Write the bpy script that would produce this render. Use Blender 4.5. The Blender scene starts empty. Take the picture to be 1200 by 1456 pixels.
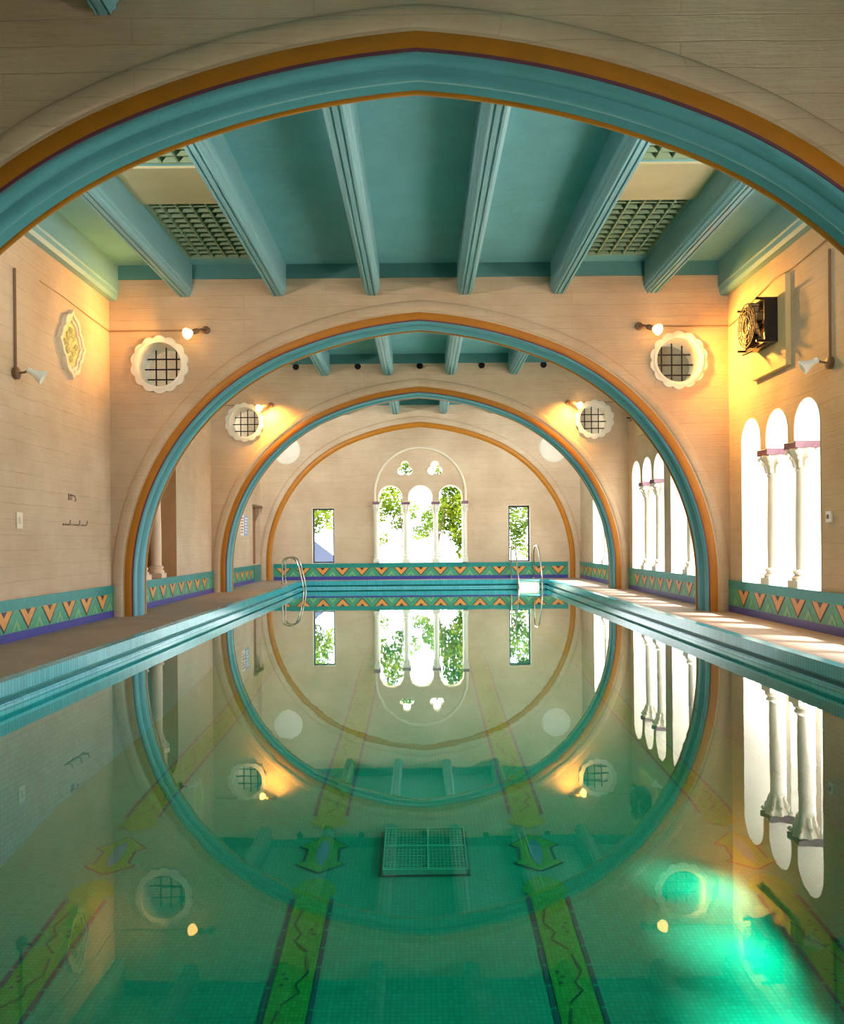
import bpy, bmesh, math, random
from mathutils import Vector, Matrix
from mathutils.geometry import tessellate_polygon
random.seed(7)
PI = math.pi
S = bpy.context.scene
COL = S.collection
UP = Vector((0, 0, 1))

# ------------------------------------------------------------------ measures
F = 1180.0                  # focal length in pixels of the 1200-wide frame
CAMZ = 1.37                 # lens height above the water
DECK = 0.22                 # deck above the water
WH = 4.9                    # half width of the hall
DA, DB, DC, DD = 5.90, 13.14, 19.47, 25.41   # front faces of the arch walls, far wall
TH = 0.53                   # arch wall thickness
CEIL = 5.77
PL, PR, PF, PN = -3.53, 3.74, 24.6, -3.6     # pool edges
YB = -4.6                   # back wall
ROOF = 6.5


# ------------------------------------------------------------------ materials
def lin(c):
    out = []
    for v in c:
        v /= 255.0
        out.append(v / 12.92 if v <= 0.04045 else ((v + 0.055) / 1.055) ** 2.4)
    return (out[0], out[1], out[2], 1.0)


def new_mat(name):
    m = bpy.data.materials.new(name)
    m.use_nodes = True
    nt = m.node_tree
    nt.nodes.clear()
    out = nt.nodes.new('ShaderNodeOutputMaterial')
    return m, nt, out


def N(nt, typ, **kw):
    n = nt.nodes.new(typ)
    for k, v in kw.items():
        if k.startswith('in_'):
            n.inputs[k[3:].replace('_', ' ')].default_value = v
        else:
            setattr(n, k, v)
    return n


def L(nt, a, b):
    nt.links.new(a, b)


def mathn(nt, op, a, b=None, c=None):
    n = nt.nodes.new('ShaderNodeMath')
    n.operation = op
    for i, v in enumerate((a, b, c)):
        if v is None:
            continue
        if isinstance(v, (int, float)):
            n.inputs[i].default_value = v
        else:
            L(nt, v, n.inputs[i])
    return n.outputs[0]


def mixc(nt, fac, a, b, blend='MIX'):
    n = nt.nodes.new('ShaderNodeMix')
    n.data_type = 'RGBA'
    n.blend_type = blend
    for idx, v in ((0, fac), (6, a), (7, b)):
        if isinstance(v, (int, float)):
            n.inputs[idx].default_value = v
        elif isinstance(v, tuple):
            n.inputs[idx].default_value = v
        else:
            L(nt, v, n.inputs[idx])
    return n.outputs[2]


def paint(name, rgb, rough=0.6, var=0.12, scale=6.0, bump=0.15, bscale=30.0, metallic=0.0, spec=0.5, stretch=(1, 1, 1)):
    """painted or plastered surface with a little mottling and relief"""
    m, nt, out = new_mat(name)
    tc = N(nt, 'ShaderNodeTexCoord')
    mp = N(nt, 'ShaderNodeMapping')
    mp.inputs['Scale'].default_value = stretch
    L(nt, tc.outputs['Object'], mp.inputs['Vector'])
    no = N(nt, 'ShaderNodeTexNoise', in_Scale=scale, in_Detail=5.0, in_Roughness=0.6)
    L(nt, mp.outputs[0], no.inputs['Vector'])
    c = lin(rgb)
    d = tuple(x * (1 - var * 1.6) for x in c[:3]) + (1,)
    e = tuple(min(1, x * (1 + var)) for x in c[:3]) + (1,)
    col = mixc(nt, no.outputs[0], d, e)
    bs = N(nt, 'ShaderNodeBsdfPrincipled', in_Roughness=rough, in_Metallic=metallic)
    bs.inputs['Specular IOR Level'].default_value = spec
    L(nt, col, bs.inputs['Base Color'])
    if bump:
        n2 = N(nt, 'ShaderNodeTexNoise', in_Scale=bscale, in_Detail=4.0)
        L(nt, mp.outputs[0], n2.inputs['Vector'])
        bp = N(nt, 'ShaderNodeBump', in_Strength=bump, in_Distance=0.02)
        L(nt, n2.outputs[0], bp.inputs['Height'])
        L(nt, bp.outputs[0], bs.inputs['Normal'])
    L(nt, bs.outputs[0], out.inputs[0])
    return m


def board_wall(name, rgb, rgb2):
    """board-marked plaster: long horizontal board lines, patches and pitting"""
    m, nt, out = new_mat(name)
    tc = N(nt, 'ShaderNodeTexCoord')
    sep = N(nt, 'ShaderNodeSeparateXYZ')
    L(nt, tc.outputs['Object'], sep.inputs[0])
    along = mathn(nt, 'ADD', sep.outputs[0], sep.outputs[1])
    com = N(nt, 'ShaderNodeCombineXYZ')
    L(nt, along, com.inputs[0])
    L(nt, sep.outputs[2], com.inputs[1])
    br = N(nt, 'ShaderNodeTexBrick')
    br.inputs['Scale'].default_value = 1.0
    br.inputs['Brick Width'].default_value = 2.6
    br.inputs['Row Height'].default_value = 0.19
    br.inputs['Mortar Size'].default_value = 0.006
    br.inputs['Mortar Smooth'].default_value = 0.6
    br.inputs['Color1'].default_value = (0.45, 0.45, 0.45, 1)
    br.inputs['Color2'].default_value = (0.62, 0.62, 0.62, 1)
    br.inputs['Mortar'].default_value = (0.2, 0.2, 0.2, 1)
    nw = N(nt, 'ShaderNodeTexNoise', in_Scale=1.3, in_Detail=3.0)
    L(nt, tc.outputs['Object'], nw.inputs['Vector'])
    vm = N(nt, 'ShaderNodeVectorMath', operation='MULTIPLY_ADD')
    L(nt, nw.outputs[1], vm.inputs[0])
    vm.inputs[1].default_value = (0.05, 0.05, 0.05)
    L(nt, com.outputs[0], vm.inputs[2])
    L(nt, vm.outputs[0], br.inputs['Vector'])
    n1 = N(nt, 'ShaderNodeTexNoise', in_Scale=0.9, in_Detail=6.0, in_Roughness=0.62)
    L(nt, tc.outputs['Object'], n1.inputs['Vector'])
    rp = N(nt, 'ShaderNodeValToRGB')
    rp.color_ramp.elements[0].position = 0.36
    rp.color_ramp.elements[1].position = 0.66
    rp.color_ramp.elements[0].color = lin(rgb2)
    rp.color_ramp.elements[1].color = lin(rgb)
    L(nt, n1.outputs[0], rp.inputs[0])
    mp = N(nt, 'ShaderNodeMapping')
    mp.inputs['Scale'].default_value = (1.2, 1.2, 22)
    L(nt, tc.outputs['Object'], mp.inputs['Vector'])
    n2 = N(nt, 'ShaderNodeTexNoise', in_Scale=1.4, in_Detail=6.0, in_Roughness=0.65)
    L(nt, mp.outputs[0], n2.inputs['Vector'])
    gray = mixc(nt, 0.5, br.outputs[0], n2.outputs[0])
    col = mixc(nt, 0.24, rp.outputs[0], gray, 'OVERLAY')
    n3 = N(nt, 'ShaderNodeTexNoise', in_Scale=26.0, in_Detail=5.0)
    L(nt, tc.outputs['Object'], n3.inputs['Vector'])
    h = mathn(nt, 'ADD', mathn(nt, 'MULTIPLY', br.outputs[0], 1.2), mathn(nt, 'ADD', mathn(nt, 'MULTIPLY', n2.outputs[0], 0.8), mathn(nt, 'MULTIPLY', n3.outputs[0], 0.35)))
    bp = N(nt, 'ShaderNodeBump', in_Strength=0.5, in_Distance=0.02)
    L(nt, h, bp.inputs['Height'])
    bs = N(nt, 'ShaderNodeBsdfPrincipled', in_Roughness=0.8)
    bs.inputs['Specular IOR Level'].default_value = 0.25
    L(nt, col, bs.inputs['Base Color'])
    L(nt, bp.outputs[0], bs.inputs['Normal'])
    L(nt, bs.outputs[0], out.inputs[0])
    return m


def tiles(name, rgb, grout, size, line, rough=0.2, var=0.25, mode='xy', spec=0.5):
    """small glazed tiles; mode 'xy' = floor grid, 'edge' = upright joints along an edge plus rows"""
    m, nt, out = new_mat(name)
    tc = N(nt, 'ShaderNodeTexCoord')
    sep = N(nt, 'ShaderNodeSeparateXYZ')
    L(nt, tc.outputs['Object'], sep.inputs[0])
    if mode == 'xy':
        a, b = sep.outputs[0], sep.outputs[1]
    else:
        a, b = mathn(nt, 'ADD', sep.outputs[0], sep.outputs[1]), sep.outputs[2]
    sb = size if not isinstance(size, tuple) else size[1]
    sa = size if not isinstance(size, tuple) else size[0]
    ua = mathn(nt, 'MULTIPLY', a, 1.0 / sa)
    ub = mathn(nt, 'MULTIPLY', b, 1.0 / sb)
    fa, fb = mathn(nt, 'FRACT', ua), mathn(nt, 'FRACT', ub)
    la = mathn(nt, 'LESS_THAN', fa, line / sa)
    lb = mathn(nt, 'LESS_THAN', fb, line / sb)
    ln = mathn(nt, 'MAXIMUM', la, lb)
    cell = N(nt, 'ShaderNodeCombineXYZ')
    L(nt, mathn(nt, 'FLOOR', ua), cell.inputs[0])
    L(nt, mathn(nt, 'FLOOR', ub), cell.inputs[1])
    wn = N(nt, 'ShaderNodeTexWhiteNoise', noise_dimensions='2D')
    L(nt, cell.outputs[0], wn.inputs['Vector'])
    big = N(nt, 'ShaderNodeTexNoise', in_Scale=0.8, in_Detail=3.0)
    L(nt, tc.outputs['Object'], big.inputs['Vector'])
    c = lin(rgb)
    d = tuple(x * (1 - var) for x in c[:3]) + (1,)
    e = tuple(min(1, x * (1 + var)) for x in c[:3]) + (1,)
    v = mathn(nt, 'MULTIPLY_ADD', wn.outputs[0], 0.6, mathn(nt, 'MULTIPLY', big.outputs[0], 0.4))
    col = mixc(nt, ln, mixc(nt, v, d, e), lin(grout))
    bs = N(nt, 'ShaderNodeBsdfPrincipled', in_Roughness=rough)
    bs.inputs['Specular IOR Level'].default_value = spec
    L(nt, col, bs.inputs['Base Color'])
    L(nt, bs.outputs[0], out.inputs[0])
    return m


def emitter(name, rgb, strength):
    m, nt, out = new_mat(name)
    e = N(nt, 'ShaderNodeEmission', in_Strength=strength)
    e.inputs[0].default_value = lin(rgb)
    L(nt, e.outputs[0], out.inputs[0])
    return m


def water_mat(name):
    m, nt, out = new_mat(name)
    tc = N(nt, 'ShaderNodeTexCoord')
    n1 = N(nt, 'ShaderNodeTexNoise', in_Scale=2.2, in_Detail=3.0)
    L(nt, tc.outputs['Object'], n1.inputs['Vector'])
    bp = N(nt, 'ShaderNodeBump', in_Strength=0.022, in_Distance=0.02)
    L(nt, n1.outputs[0], bp.inputs['Height'])
    fr = N(nt, 'ShaderNodeFresnel', in_IOR=1.33)
    L(nt, bp.outputs[0], fr.inputs['Normal'])
    geo = N(nt, 'ShaderNodeNewGeometry')
    fac = mathn(nt, 'MULTIPLY', mathn(nt, 'MAXIMUM', mathn(nt, 'MINIMUM', mathn(nt, 'MULTIPLY_ADD', fr.outputs[0], 1.55, -0.06), 0.95), 0.0), mathn(nt, 'SUBTRACT', 1.0, geo.outputs['Backfacing']))
    tr = N(nt, 'ShaderNodeBsdfTransparent')
    tr.inputs[0].default_value = (0.30, 0.92, 0.88, 1)
    gl = N(nt, 'ShaderNodeBsdfGlossy', in_Roughness=0.012)
    gl.inputs[0].default_value = (0.97, 1.0, 0.97, 1)
    L(nt, bp.outputs[0], gl.inputs['Normal'])
    mx = N(nt, 'ShaderNodeMixShader')
    L(nt, fac, mx.inputs[0])
    L(nt, tr.outputs[0], mx.inputs[1])
    L(nt, gl.outputs[0], mx.inputs[2])
    L(nt, mx.outputs[0], out.inputs[0])
    return m


def leaf_mat(name, rgb, rgb2):
    m, nt, out = new_mat(name)
    oi = N(nt, 'ShaderNodeTexCoord')
    no = N(nt, 'ShaderNodeTexNoise', in_Scale=1.1, in_Detail=3.0)
    L(nt, oi.outputs['Object'], no.inputs['Vector'])
    rp = N(nt, 'ShaderNodeValToRGB')
    rp.color_ramp.elements[0].position = 0.4
    rp.color_ramp.elements[1].position = 0.62
    rp.color_ramp.elements[0].color = lin(rgb)
    rp.color_ramp.elements[1].color = lin(rgb2)
    L(nt, no.outputs[0], rp.inputs[0])
    df = N(nt, 'ShaderNodeBsdfDiffuse')
    tl = N(nt, 'ShaderNodeBsdfTranslucent')
    L(nt, rp.outputs[0], df.inputs[0])
    L(nt, rp.outputs[0], tl.inputs[0])
    mx = N(nt, 'ShaderNodeMixShader')
    mx.inputs[0].default_value = 0.4
    L(nt, df.outputs[0], mx.inputs[1])
    L(nt, tl.outputs[0], mx.inputs[2])
    L(nt, mx.outputs[0], out.inputs[0])
    return m


M = {}
M['wall'] = board_wall('beige_board_marked_plaster', (214, 189, 163), (194, 167, 140))
M['gold'] = paint('ochre_gold_paint', (186, 116, 12), 0.45, 0.14, 5, 0.12, 40)
M['purple'] = paint('plum_paint', (112, 62, 82), 0.6, 0.1)
M['teal'] = paint('teal_arch_paint', (92, 160, 174), 0.42, 0.1, 4, 0.12, 35)
M['ceil'] = paint('teal_ceiling_paint', (120, 184, 196), 0.7, 0.14, 2.2, 0.35, 9)
M['beam'] = paint('teal_beam_paint', (124, 174, 186), 0.5, 0.12, 3, 0.12, 18, stretch=(3, 0.4, 3))
M['frieze'] = paint('dark_teal_frieze_paint', (78, 134, 136), 0.6, 0.1)
M['cream'] = paint('cream_panel_paint', (200, 188, 150), 0.6, 0.14, 2)
M['white'] = paint('white_plaster', (238, 234, 226), 0.7, 0.05, 3, 0.2, 18)
M['offwhite'] = paint('warm_white_plaster', (232, 218, 196), 0.7, 0.07, 4, 0.2, 18)
M['dullwhite'] = paint('dull_white_plaster', (234, 224, 210), 0.7, 0.05, 3, 0.2, 18)
M['warmlit'] = paint('warm_lit_plaster', (206, 158, 112), 0.7, 0.1, 3)  # warm lamp light of the niche painted into the plaster colour
M['warmlitstone'] = paint('warm_lit_column_stone', (238, 206, 178), 0.6, 0.08, 8, 0.2, 30)  # column stone with the niche's warm light mixed into its colour
M['stone'] = paint('pale_column_stone', (232, 226, 214), 0.6, 0.08, 8, 0.2, 30)
M['mauve'] = paint('mauve_stone', (128, 92, 110), 0.6, 0.2, 12)
M['deck'] = paint('taupe_concrete_deck', (168, 146, 130), 0.65, 0.22, 1.6, 0.25, 22)
M['coping'] = tiles('cyan_coping_tile', (72, 176, 192), (40, 120, 132), (0.055, 0.4), 0.006, 0.18, 0.16, 'edge')
M['copingtop'] = paint('pale_cyan_tile_top', (120, 196, 204), 0.25, 0.1, 9, 0.05)
M['gutter'] = tiles('blue_gutter_tile', (110, 196, 214), (60, 140, 156), (0.15, 0.4), 0.006, 0.15, 0.12, 'edge')
M['pooltile'] = tiles('emerald_mosaic', (12, 162, 126), (10, 146, 112), 0.036, 0.007, 0.5, 0.16, 'xy', 0.2)
M['poolwall'] = tiles('teal_mosaic_wall', (36, 140, 136), (20, 110, 104), 0.05, 0.007, 0.4, 0.2, 'edge', 0.2)
M['lane'] = tiles('lime_lane_tile', (66, 160, 62), (56, 142, 54), 0.03, 0.006, 0.5, 0.25, 'xy', 0.2)
M['laneedge'] = paint('navy_lane_tile', (10, 82, 92), 0.5, 0.15, 9, 0)
M['lanecore'] = paint('blue_lane_tile', (20, 138, 148), 0.5, 0.15, 9, 0)
M['lanefig'] = paint('dark_green_lane_tile', (20, 92, 50), 0.5, 0.1, 9, 0)
M['t_teal'] = paint('teal_glazed_tile', (34, 142, 138), 0.3, 0.2, 9, 0.05)
M['t_green'] = paint('sea_green_glazed_tile', (74, 160, 128), 0.3, 0.22, 9, 0.05)
M['t_lime'] = paint('sage_glazed_tile', (128, 186, 132), 0.3, 0.2, 9, 0.05)
M['t_orange'] = paint('orange_glazed_tile', (226, 156, 78), 0.35, 0.14, 9, 0.05)
M['t_dark'] = paint('maroon_glazed_tile', (74, 40, 44), 0.35, 0.1, 9, 0.05)
M['t_violet'] = paint('violet_blue_glazed_tile', (70, 72, 160), 0.3, 0.2, 9, 0.05)
M['iron'] = paint('dark_iron', (40, 28, 34), 0.5, 0.1, 9, 0.05, metallic=0.4)
M['black'] = paint('black_enamel', (24, 20, 20), 0.3, 0.1, 9, 0.05)
M['chrome'] = paint('polished_steel', (205, 195, 180), 0.16, 0.05, 9, 0, metallic=1.0)
M['galv'] = paint('painted_conduit', (150, 122, 98), 0.5, 0.1, 9, 0)
M['brownbox'] = paint('brown_junction_box', (120, 88, 66), 0.5, 0.1, 9, 0)
M['whitemetal'] = paint('white_enamel', (240, 238, 232), 0.3, 0.03, 9, 0)
M['yellowrelief'] = paint('yellowed_relief_plaster', (214, 204, 138), 0.6, 0.15, 12, 0.3, 30)
M['board'] = paint('painted_backboard', (226, 198, 146), 0.6, 0.08, 3)
M['doorwood'] = paint('red_brown_door_wood', (150, 98, 66), 0.55, 0.2, 2, 0.2, 20, stretch=(6, 6, 0.6))
M['void'] = paint('dark_green_void', (18, 30, 22), 0.8, 0.15, 4)
M['hole'] = paint('dark_hole_black', (14, 10, 12), 0.8, 0.05, 4, 0)  # black stands in for the dark inside the pipe holes
M['lattice'] = paint('pale_green_lattice_paint', (142, 166, 134), 0.6, 0.1)
M['grate'] = paint('pale_grate_metal', (90, 200, 160), 0.4, 0.08, 9, 0)
M['bulb'] = emitter('warm_lamp_glow', (255, 196, 104), 5.5)
M['water'] = water_mat('green_pool_water')
M['leafA'] = leaf_mat('yellow_green_leaf', (66, 96, 24), (124, 144, 44))
M['leafB'] = leaf_mat('deep_green_leaf', (56, 84, 36), (120, 146, 62))
M['bark'] = paint('grey_brown_bark', (84, 70, 56), 0.8, 0.3, 8, 0.5, 20)
M['ground'] = paint('pale_paving', (214, 206, 190), 0.8, 0.1, 1)
M['bluestone'] = paint('blue_grey_wall', (50, 62, 88), 0.8, 0.2, 2)
M['paper'] = paint('white_notice_paper', (226, 222, 212), 0.6, 0.03, 3, 0)
M['redink'] = paint('red_notice_ink', (196, 92, 66), 0.6, 0.03, 3, 0)
M['blueink'] = paint('blue_notice_ink', (140, 158, 206), 0.6, 0.03, 3, 0)


# ------------------------------------------------------------------ mesh builder
class MB:
    def __init__(self):
        self.v, self.f, self.m = [], [], []

    def add(self, vs, fs, mat=0):
        b = len(self.v)
        self.v.extend(tuple(p) for p in vs)
        for f in fs:
            self.f.append(tuple(b + i for i in f))
            self.m.append(mat)
        return self

    def box(self, x0, x1, y0, y1, z0, z1, mat=0):
        vs = [(x, y, z) for x in (x0, x1) for y in (y0, y1) for z in (z0, z1)]
        fs = [(0, 1, 3, 2), (4, 6, 7, 5), (0, 4, 5, 1), (2, 3, 7, 6), (0, 2, 6, 4), (1, 5, 7, 3)]
        return self.add(vs, fs, mat)

    def obox(self, c, ax, ay, az, mat=0):
        c, ax, ay, az = Vector(c), Vector(ax), Vector(ay), Vector(az)
        vs = [c + ax * i + ay * j + az * k for i in (-1, 1) for j in (-1, 1) for k in (-1, 1)]
        fs = [(0, 1, 3, 2), (4, 6, 7, 5), (0, 4, 5, 1), (2, 3, 7, 6), (0, 2, 6, 4), (1, 5, 7, 3)]
        return self.add(vs, fs, mat)

    def prism(self, outer, holes, plane, a0, a1, mat=0):
        def P(p, a):
            if plane == 'xz':
                return (p[0], a, p[1])
            if plane == 'yz':
                return (a, p[0], p[1])
            return (p[0], p[1], a)
        loops = [outer] + list(holes)
        tris = tessellate_polygon([[Vector((p[0], p[1], 0)) for p in lp] for lp in loops])
        flat = [p for lp in loops for p in lp]
        n = len(flat)
        vs = [P(p, a0) for p in flat] + [P(p, a1) for p in flat]
        fs = [tuple(t) for t in tris] + [tuple(n + i for i in reversed(t)) for t in tris]
        b = 0
        for lp in loops:
            k = len(lp)
            for i in range(k):
                j = (i + 1) % k
                fs.append((b + i, b + j, n + b + j, n + b + i))
            b += k
        return self.add(vs, fs, mat)

    def tube(self, pts, r, seg=10, mat=0, caps=True):
        pts = [Vector(p) for p in pts]
        rr = r if isinstance(r, (list, tuple)) else [r] * len(pts)
        vs, fs = [], []
        prev = None
        for i, p in enumerate(pts):
            if i == 0:
                t = pts[1] - p
            elif i == len(pts) - 1:
                t = p - pts[i - 1]
            else:
                t = (pts[i + 1] - p).normalized() + (p - pts[i - 1]).normalized()
            t.normalize()
            if prev is None:
                ref = UP if abs(t.z) < 0.9 else Vector((1, 0, 0))
                u = t.cross(ref).normalized()
            else:
                u = (prev - t * prev.dot(t)).normalized()
            prev = u
            w = t.cross(u)
            for k in range(seg):
                a = 2 * PI * k / seg
                vs.append(p + (u * math.cos(a) + w * math.sin(a)) * rr[i])
        for i in range(len(pts) - 1):
            for k in range(seg):
                k2 = (k + 1) % seg
                fs.append((i * seg + k, i * seg + k2, (i + 1) * seg + k2, (i + 1) * seg + k))
        if caps:
            fs.append(tuple(range(seg - 1, -1, -1)))
            fs.append(tuple((len(pts) - 1) * seg + k for k in range(seg)))
        return self.add(vs, fs, mat)

    def lathe(self, prof, seg=24, mat=0, origin=(0, 0, 0), axis=(0, 0, 1), rmod=None):
        o, ax = Vector(origin), Vector(axis).normalized()
        ref = Vector((1, 0, 0)) if abs(ax.x) < 0.9 else Vector((0, 1, 0))
        u = (ref - ax * ref.dot(ax)).normalized()
        w = ax.cross(u)
        vs, fs = [], []
        for (r, h) in prof:
            for k in range(seg):
                a = 2 * PI * k / seg
                q = r * (rmod(a, h) if rmod else 1)
                vs.append(o + ax * h + (u * math.cos(a) + w * math.sin(a)) * q)
        n = len(prof)
        for i in range(n - 1):
            for k in range(seg):
                k2 = (k + 1) % seg
                fs.append((i * seg + k, i * seg + k2, (i + 1) * seg + k2, (i + 1) * seg + k))
        fs.append(tuple(range(seg - 1, -1, -1)))
        fs.append(tuple((n - 1) * seg + k for k in range(seg)))
        return self.add(vs, fs, mat)

    def build(self, name, mats, parent=None, smooth=True, recalc=True, angle=32):
        me = bpy.data.meshes.new(name)
        me.from_pydata(self.v, [], self.f)
        mats = mats if isinstance(mats, (list, tuple)) else [mats]
        for m in mats:
            me.materials.append(m)
        me.polygons.foreach_set('material_index', self.m)
        if recalc:
            bm = bmesh.new()
            bm.from_mesh(me)
            bmesh.ops.recalc_face_normals(bm, faces=bm.faces)
            bm.to_mesh(me)
            bm.free()
        if smooth:
            me.polygons.foreach_set('use_smooth', [True] * len(me.polygons))
            me.set_sharp_from_angle(angle=math.radians(angle))
        me.update()
        o = bpy.data.objects.new(name, me)
        COL.objects.link(o)
        if parent is not None:
            o.parent = parent
            o.matrix_parent_inverse = Matrix.Translation(parent.location).inverted() if not parent.parent else parent_inv(parent)
        return o


def parent_inv(p):
    m = Matrix.Translation(p.location)
    q = p.parent
    while q is not None:
        m = Matrix.Translation(q.location) @ m if q.matrix_parent_inverse == Matrix.Identity(4) else m
        q = q.parent
    return Matrix.Identity(4)


def tag(o, label, cat, group=None, kind=None):
    o['label'] = label
    o['category'] = cat
    if group:
        o['group'] = group
    o['kind'] = kind or 'thing'
    return o


def root(name, label, cat, loc=(0, 0, 0), group=None, kind=None):
    o = bpy.data.objects.new(name, None)
    o.empty_display_size = 0.1
    COL.objects.link(o)
    o.location = loc
    return tag(o, label, cat, group, kind)


def struct(o, label, cat='wall'):
    return tag(o, label, cat, None, 'structure')


# ------------------------------------------------------------------ shapes
def arch_curve():
    """left half of the big arch from the foot up to the apex then mirrored: (x, z, nx, nz), n points out of the opening"""
    cx, cz, R1 = -0.62, CAMZ - 0.65, 4.1
    half = [(-0.62 - R1, DECK - 0.01, -1.0, 0.0), (-0.62 - R1, (DECK + cz) / 2, -1.0, 0.0)]
    a_end = math.acos((-2.2 - cx) / R1)
    n1 = 40
    for i in range(n1 + 1):
        a = PI + (a_end - PI) * i / n1
        half.append((cx + R1 * math.cos(a), cz + R1 * math.sin(a), math.cos(a), math.sin(a)))
    x0, z0 = half[-1][0], half[-1][1]
    s0, s1 = math.cos(a_end), -0.07
    R2 = 2.2 / (s1 - s0)
    c2x, c2z = x0 - R2 * math.cos(a_end), z0 - R2 * math.sin(a_end)
    e2 = math.acos(s1)
    n2 = 16
    for i in range(1, n2):
        a = a_end + (e2 - a_end) * i / n2
        half.append((c2x + R2 * math.cos(a), c2z + R2 * math.sin(a), math.cos(a), math.sin(a)))
    apex = c2z + R2 * math.sin(e2)
    pts = half + [(0.0, apex, 0.0, 1.0)] + [(-x, z, -nx, nz) for (x, z, nx, nz) in reversed(half)]
    return pts


ARCH = arch_curve()


def arch_loop(d):
    return [(x - nx * d, z - nz * d) for (x, z, nx, nz) in ARCH]


def sweep_curve(mb, curve, y0, prof, mat=0, caps=True):
    """closed profile [(d, dy)] swept along a curve lying in the xz plane at depth y0"""
    k, vs, fs = len(prof), [], []
    for (x, z, nx, nz) in curve:
        for (d, dy) in prof:
            vs.append((x - nx * d, y0 + dy, z - nz * d))
    for i in range(len(curve) - 1):
        for j in range(k):
            j2 = (j + 1) % k
            fs.append((i * k + j, i * k + j2, (i + 1) * k + j2, (i + 1) * k + j))
    if caps:
        fs.append(tuple(range(k)))
        fs.append(tuple((len(curve) - 1) * k + j for j in reversed(range(k))))
    mb.add(vs, fs, mat)


def circle(cx, cz, r, n=40, a0=0.0):
    return [(cx + r * math.cos(a0 + 2 * PI * i / n), cz + r * math.sin(a0 + 2 * PI * i / n)) for i in range(n)]


def scallop(cx, cz, r, lobes=14, n=140, amp=0.05):
    out = []
    for i in range(n):
        a = 2 * PI * i / n
        q = r * (1 - amp + 1.6 * amp * abs(math.sin(lobes * a / 2)))
        out.append((cx + q * math.cos(a), cz + q * math.sin(a)))
    return out


def area2(poly):
    return sum(poly[i][0] * poly[(i + 1) % len(poly)][1] - poly[(i + 1) % len(poly)][0] * poly[i][1] for i in range(len(poly)))


def inset(poly, d):
    sgn = 1 if area2(poly) > 0 else -1
    n, out = len(poly), []
    for i in range(n):
        p0, p1, p2 = Vector(poly[i - 1]), Vector(poly[i]), Vector(poly[(i + 1) % n])
        e1, e2 = (p1 - p0).normalized(), (p2 - p1).normalized()
        n1, n2 = Vector((-e1.y, e1.x)) * sgn, Vector((-e2.y, e2.x)) * sgn
        b = n1 + n2
        b = b / max(0.3, b.dot(n1)) if b.length > 1e-6 else n1
        q = p1 + b * d
        out.append((q.x, q.y))
    return out


def triple(c0, w=0.72, imp=0.17, sill=0.71, capz=2.64, stilt=2.80, top=3.157):
    """outline of a three-arched window starting at coordinate c0: rectangle below the capitals, three round heads above"""
    pts = [(c0, sill)]
    tot = 3 * w + 2 * imp
    for k in range(3):
        a = c0 + k * (w + imp)
        b = a + w
        if k:
            pts += [(a, capz)]
        pts += [(a, stilt)]
        for i in range(1, 14):
            t = PI - PI * i / 14
            pts.append(((a + b) / 2 + w / 2 * math.cos(t), stilt + (top - stilt) * math.sin(t)))
        pts += [(b, stilt)]
        if k < 2:
            pts += [(b, capz)]
    pts += [(c0 + tot, sill)]
    return pts


def trefoil(cx, cz, r=0.13, b=0.12):
    out = []
    cs = [(b * math.cos(a), b * math.sin(a)) for a in (PI / 2, PI / 2 + 2 * PI / 3, PI / 2 + 4 * PI / 3)]
    for i in range(48):
        a = 2 * PI * i / 48
        best = 0
        for (px, pz) in cs:
            dd = px * math.cos(a) + pz * math.sin(a)
            disc = r * r - (px * px + pz * pz - dd * dd)
            if disc >= 0:
                best = max(best, dd + math.sqrt(disc))
        out.append((cx + best * math.cos(a), cz + best * math.sin(a)))
    return out


def rect(a0, a1, b0, b1):
    return [(a0, b0), (a1, b0), (a1, b1), (a0, b1)]


# ------------------------------------------------------------------ walls
RW = [('A', -0.6), ('A', 2.9), ('AB', 7.0), ('AB', 10.14), ('BC', 13.72), ('BC', 16.66)]
WIDE = triple(20.3, 0.96, 0.17)
right_holes = [triple(y) for (_, y) in RW] + [WIDE]
RW = RW + [('CD', 20.3)]
mb = MB()
mb.prism(rect(YB, DD, -0.2, ROOF), right_holes, 'yz', WH, WH + 0.5)
struct(mb.build('wall_right', M['wall'], smooth=False), 'beige right side wall pierced by tall white triple-arched windows')

NICHE = triple(14.15)
DOOR_Y0, DOOR_Y1, DOOR_Z = 24.25, 25.2, 2.42
mb = MB()
mb.prism(rect(YB, DD, -0.2, ROOF), [NICHE, rect(DOOR_Y0, DOOR_Y1, 0.74, DOOR_Z)], 'yz', -WH - 0.5, -WH)
mb.box(-WH - 1.5, -WH - 1.4, 13.6, 17.4, 0, 4)
mb.box(-WH - 1.5, -WH - 0.5, 13.6, 13.7, 0, 4)
mb.box(-WH - 1.5, -WH - 0.5, 17.3, 17.4, 0, 4)
mb.box(-WH - 1.5, -WH - 0.5, 13.6, 17.4, 3.9, 4)
mb.box(-WH - 1.5, -WH - 0.5, 13.6, 17.4, 0.5, 0.7)
struct(mb.build('wall_left', M['wall'], smooth=False), 'beige board-marked left side wall with a blind triple-arched niche')

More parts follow.
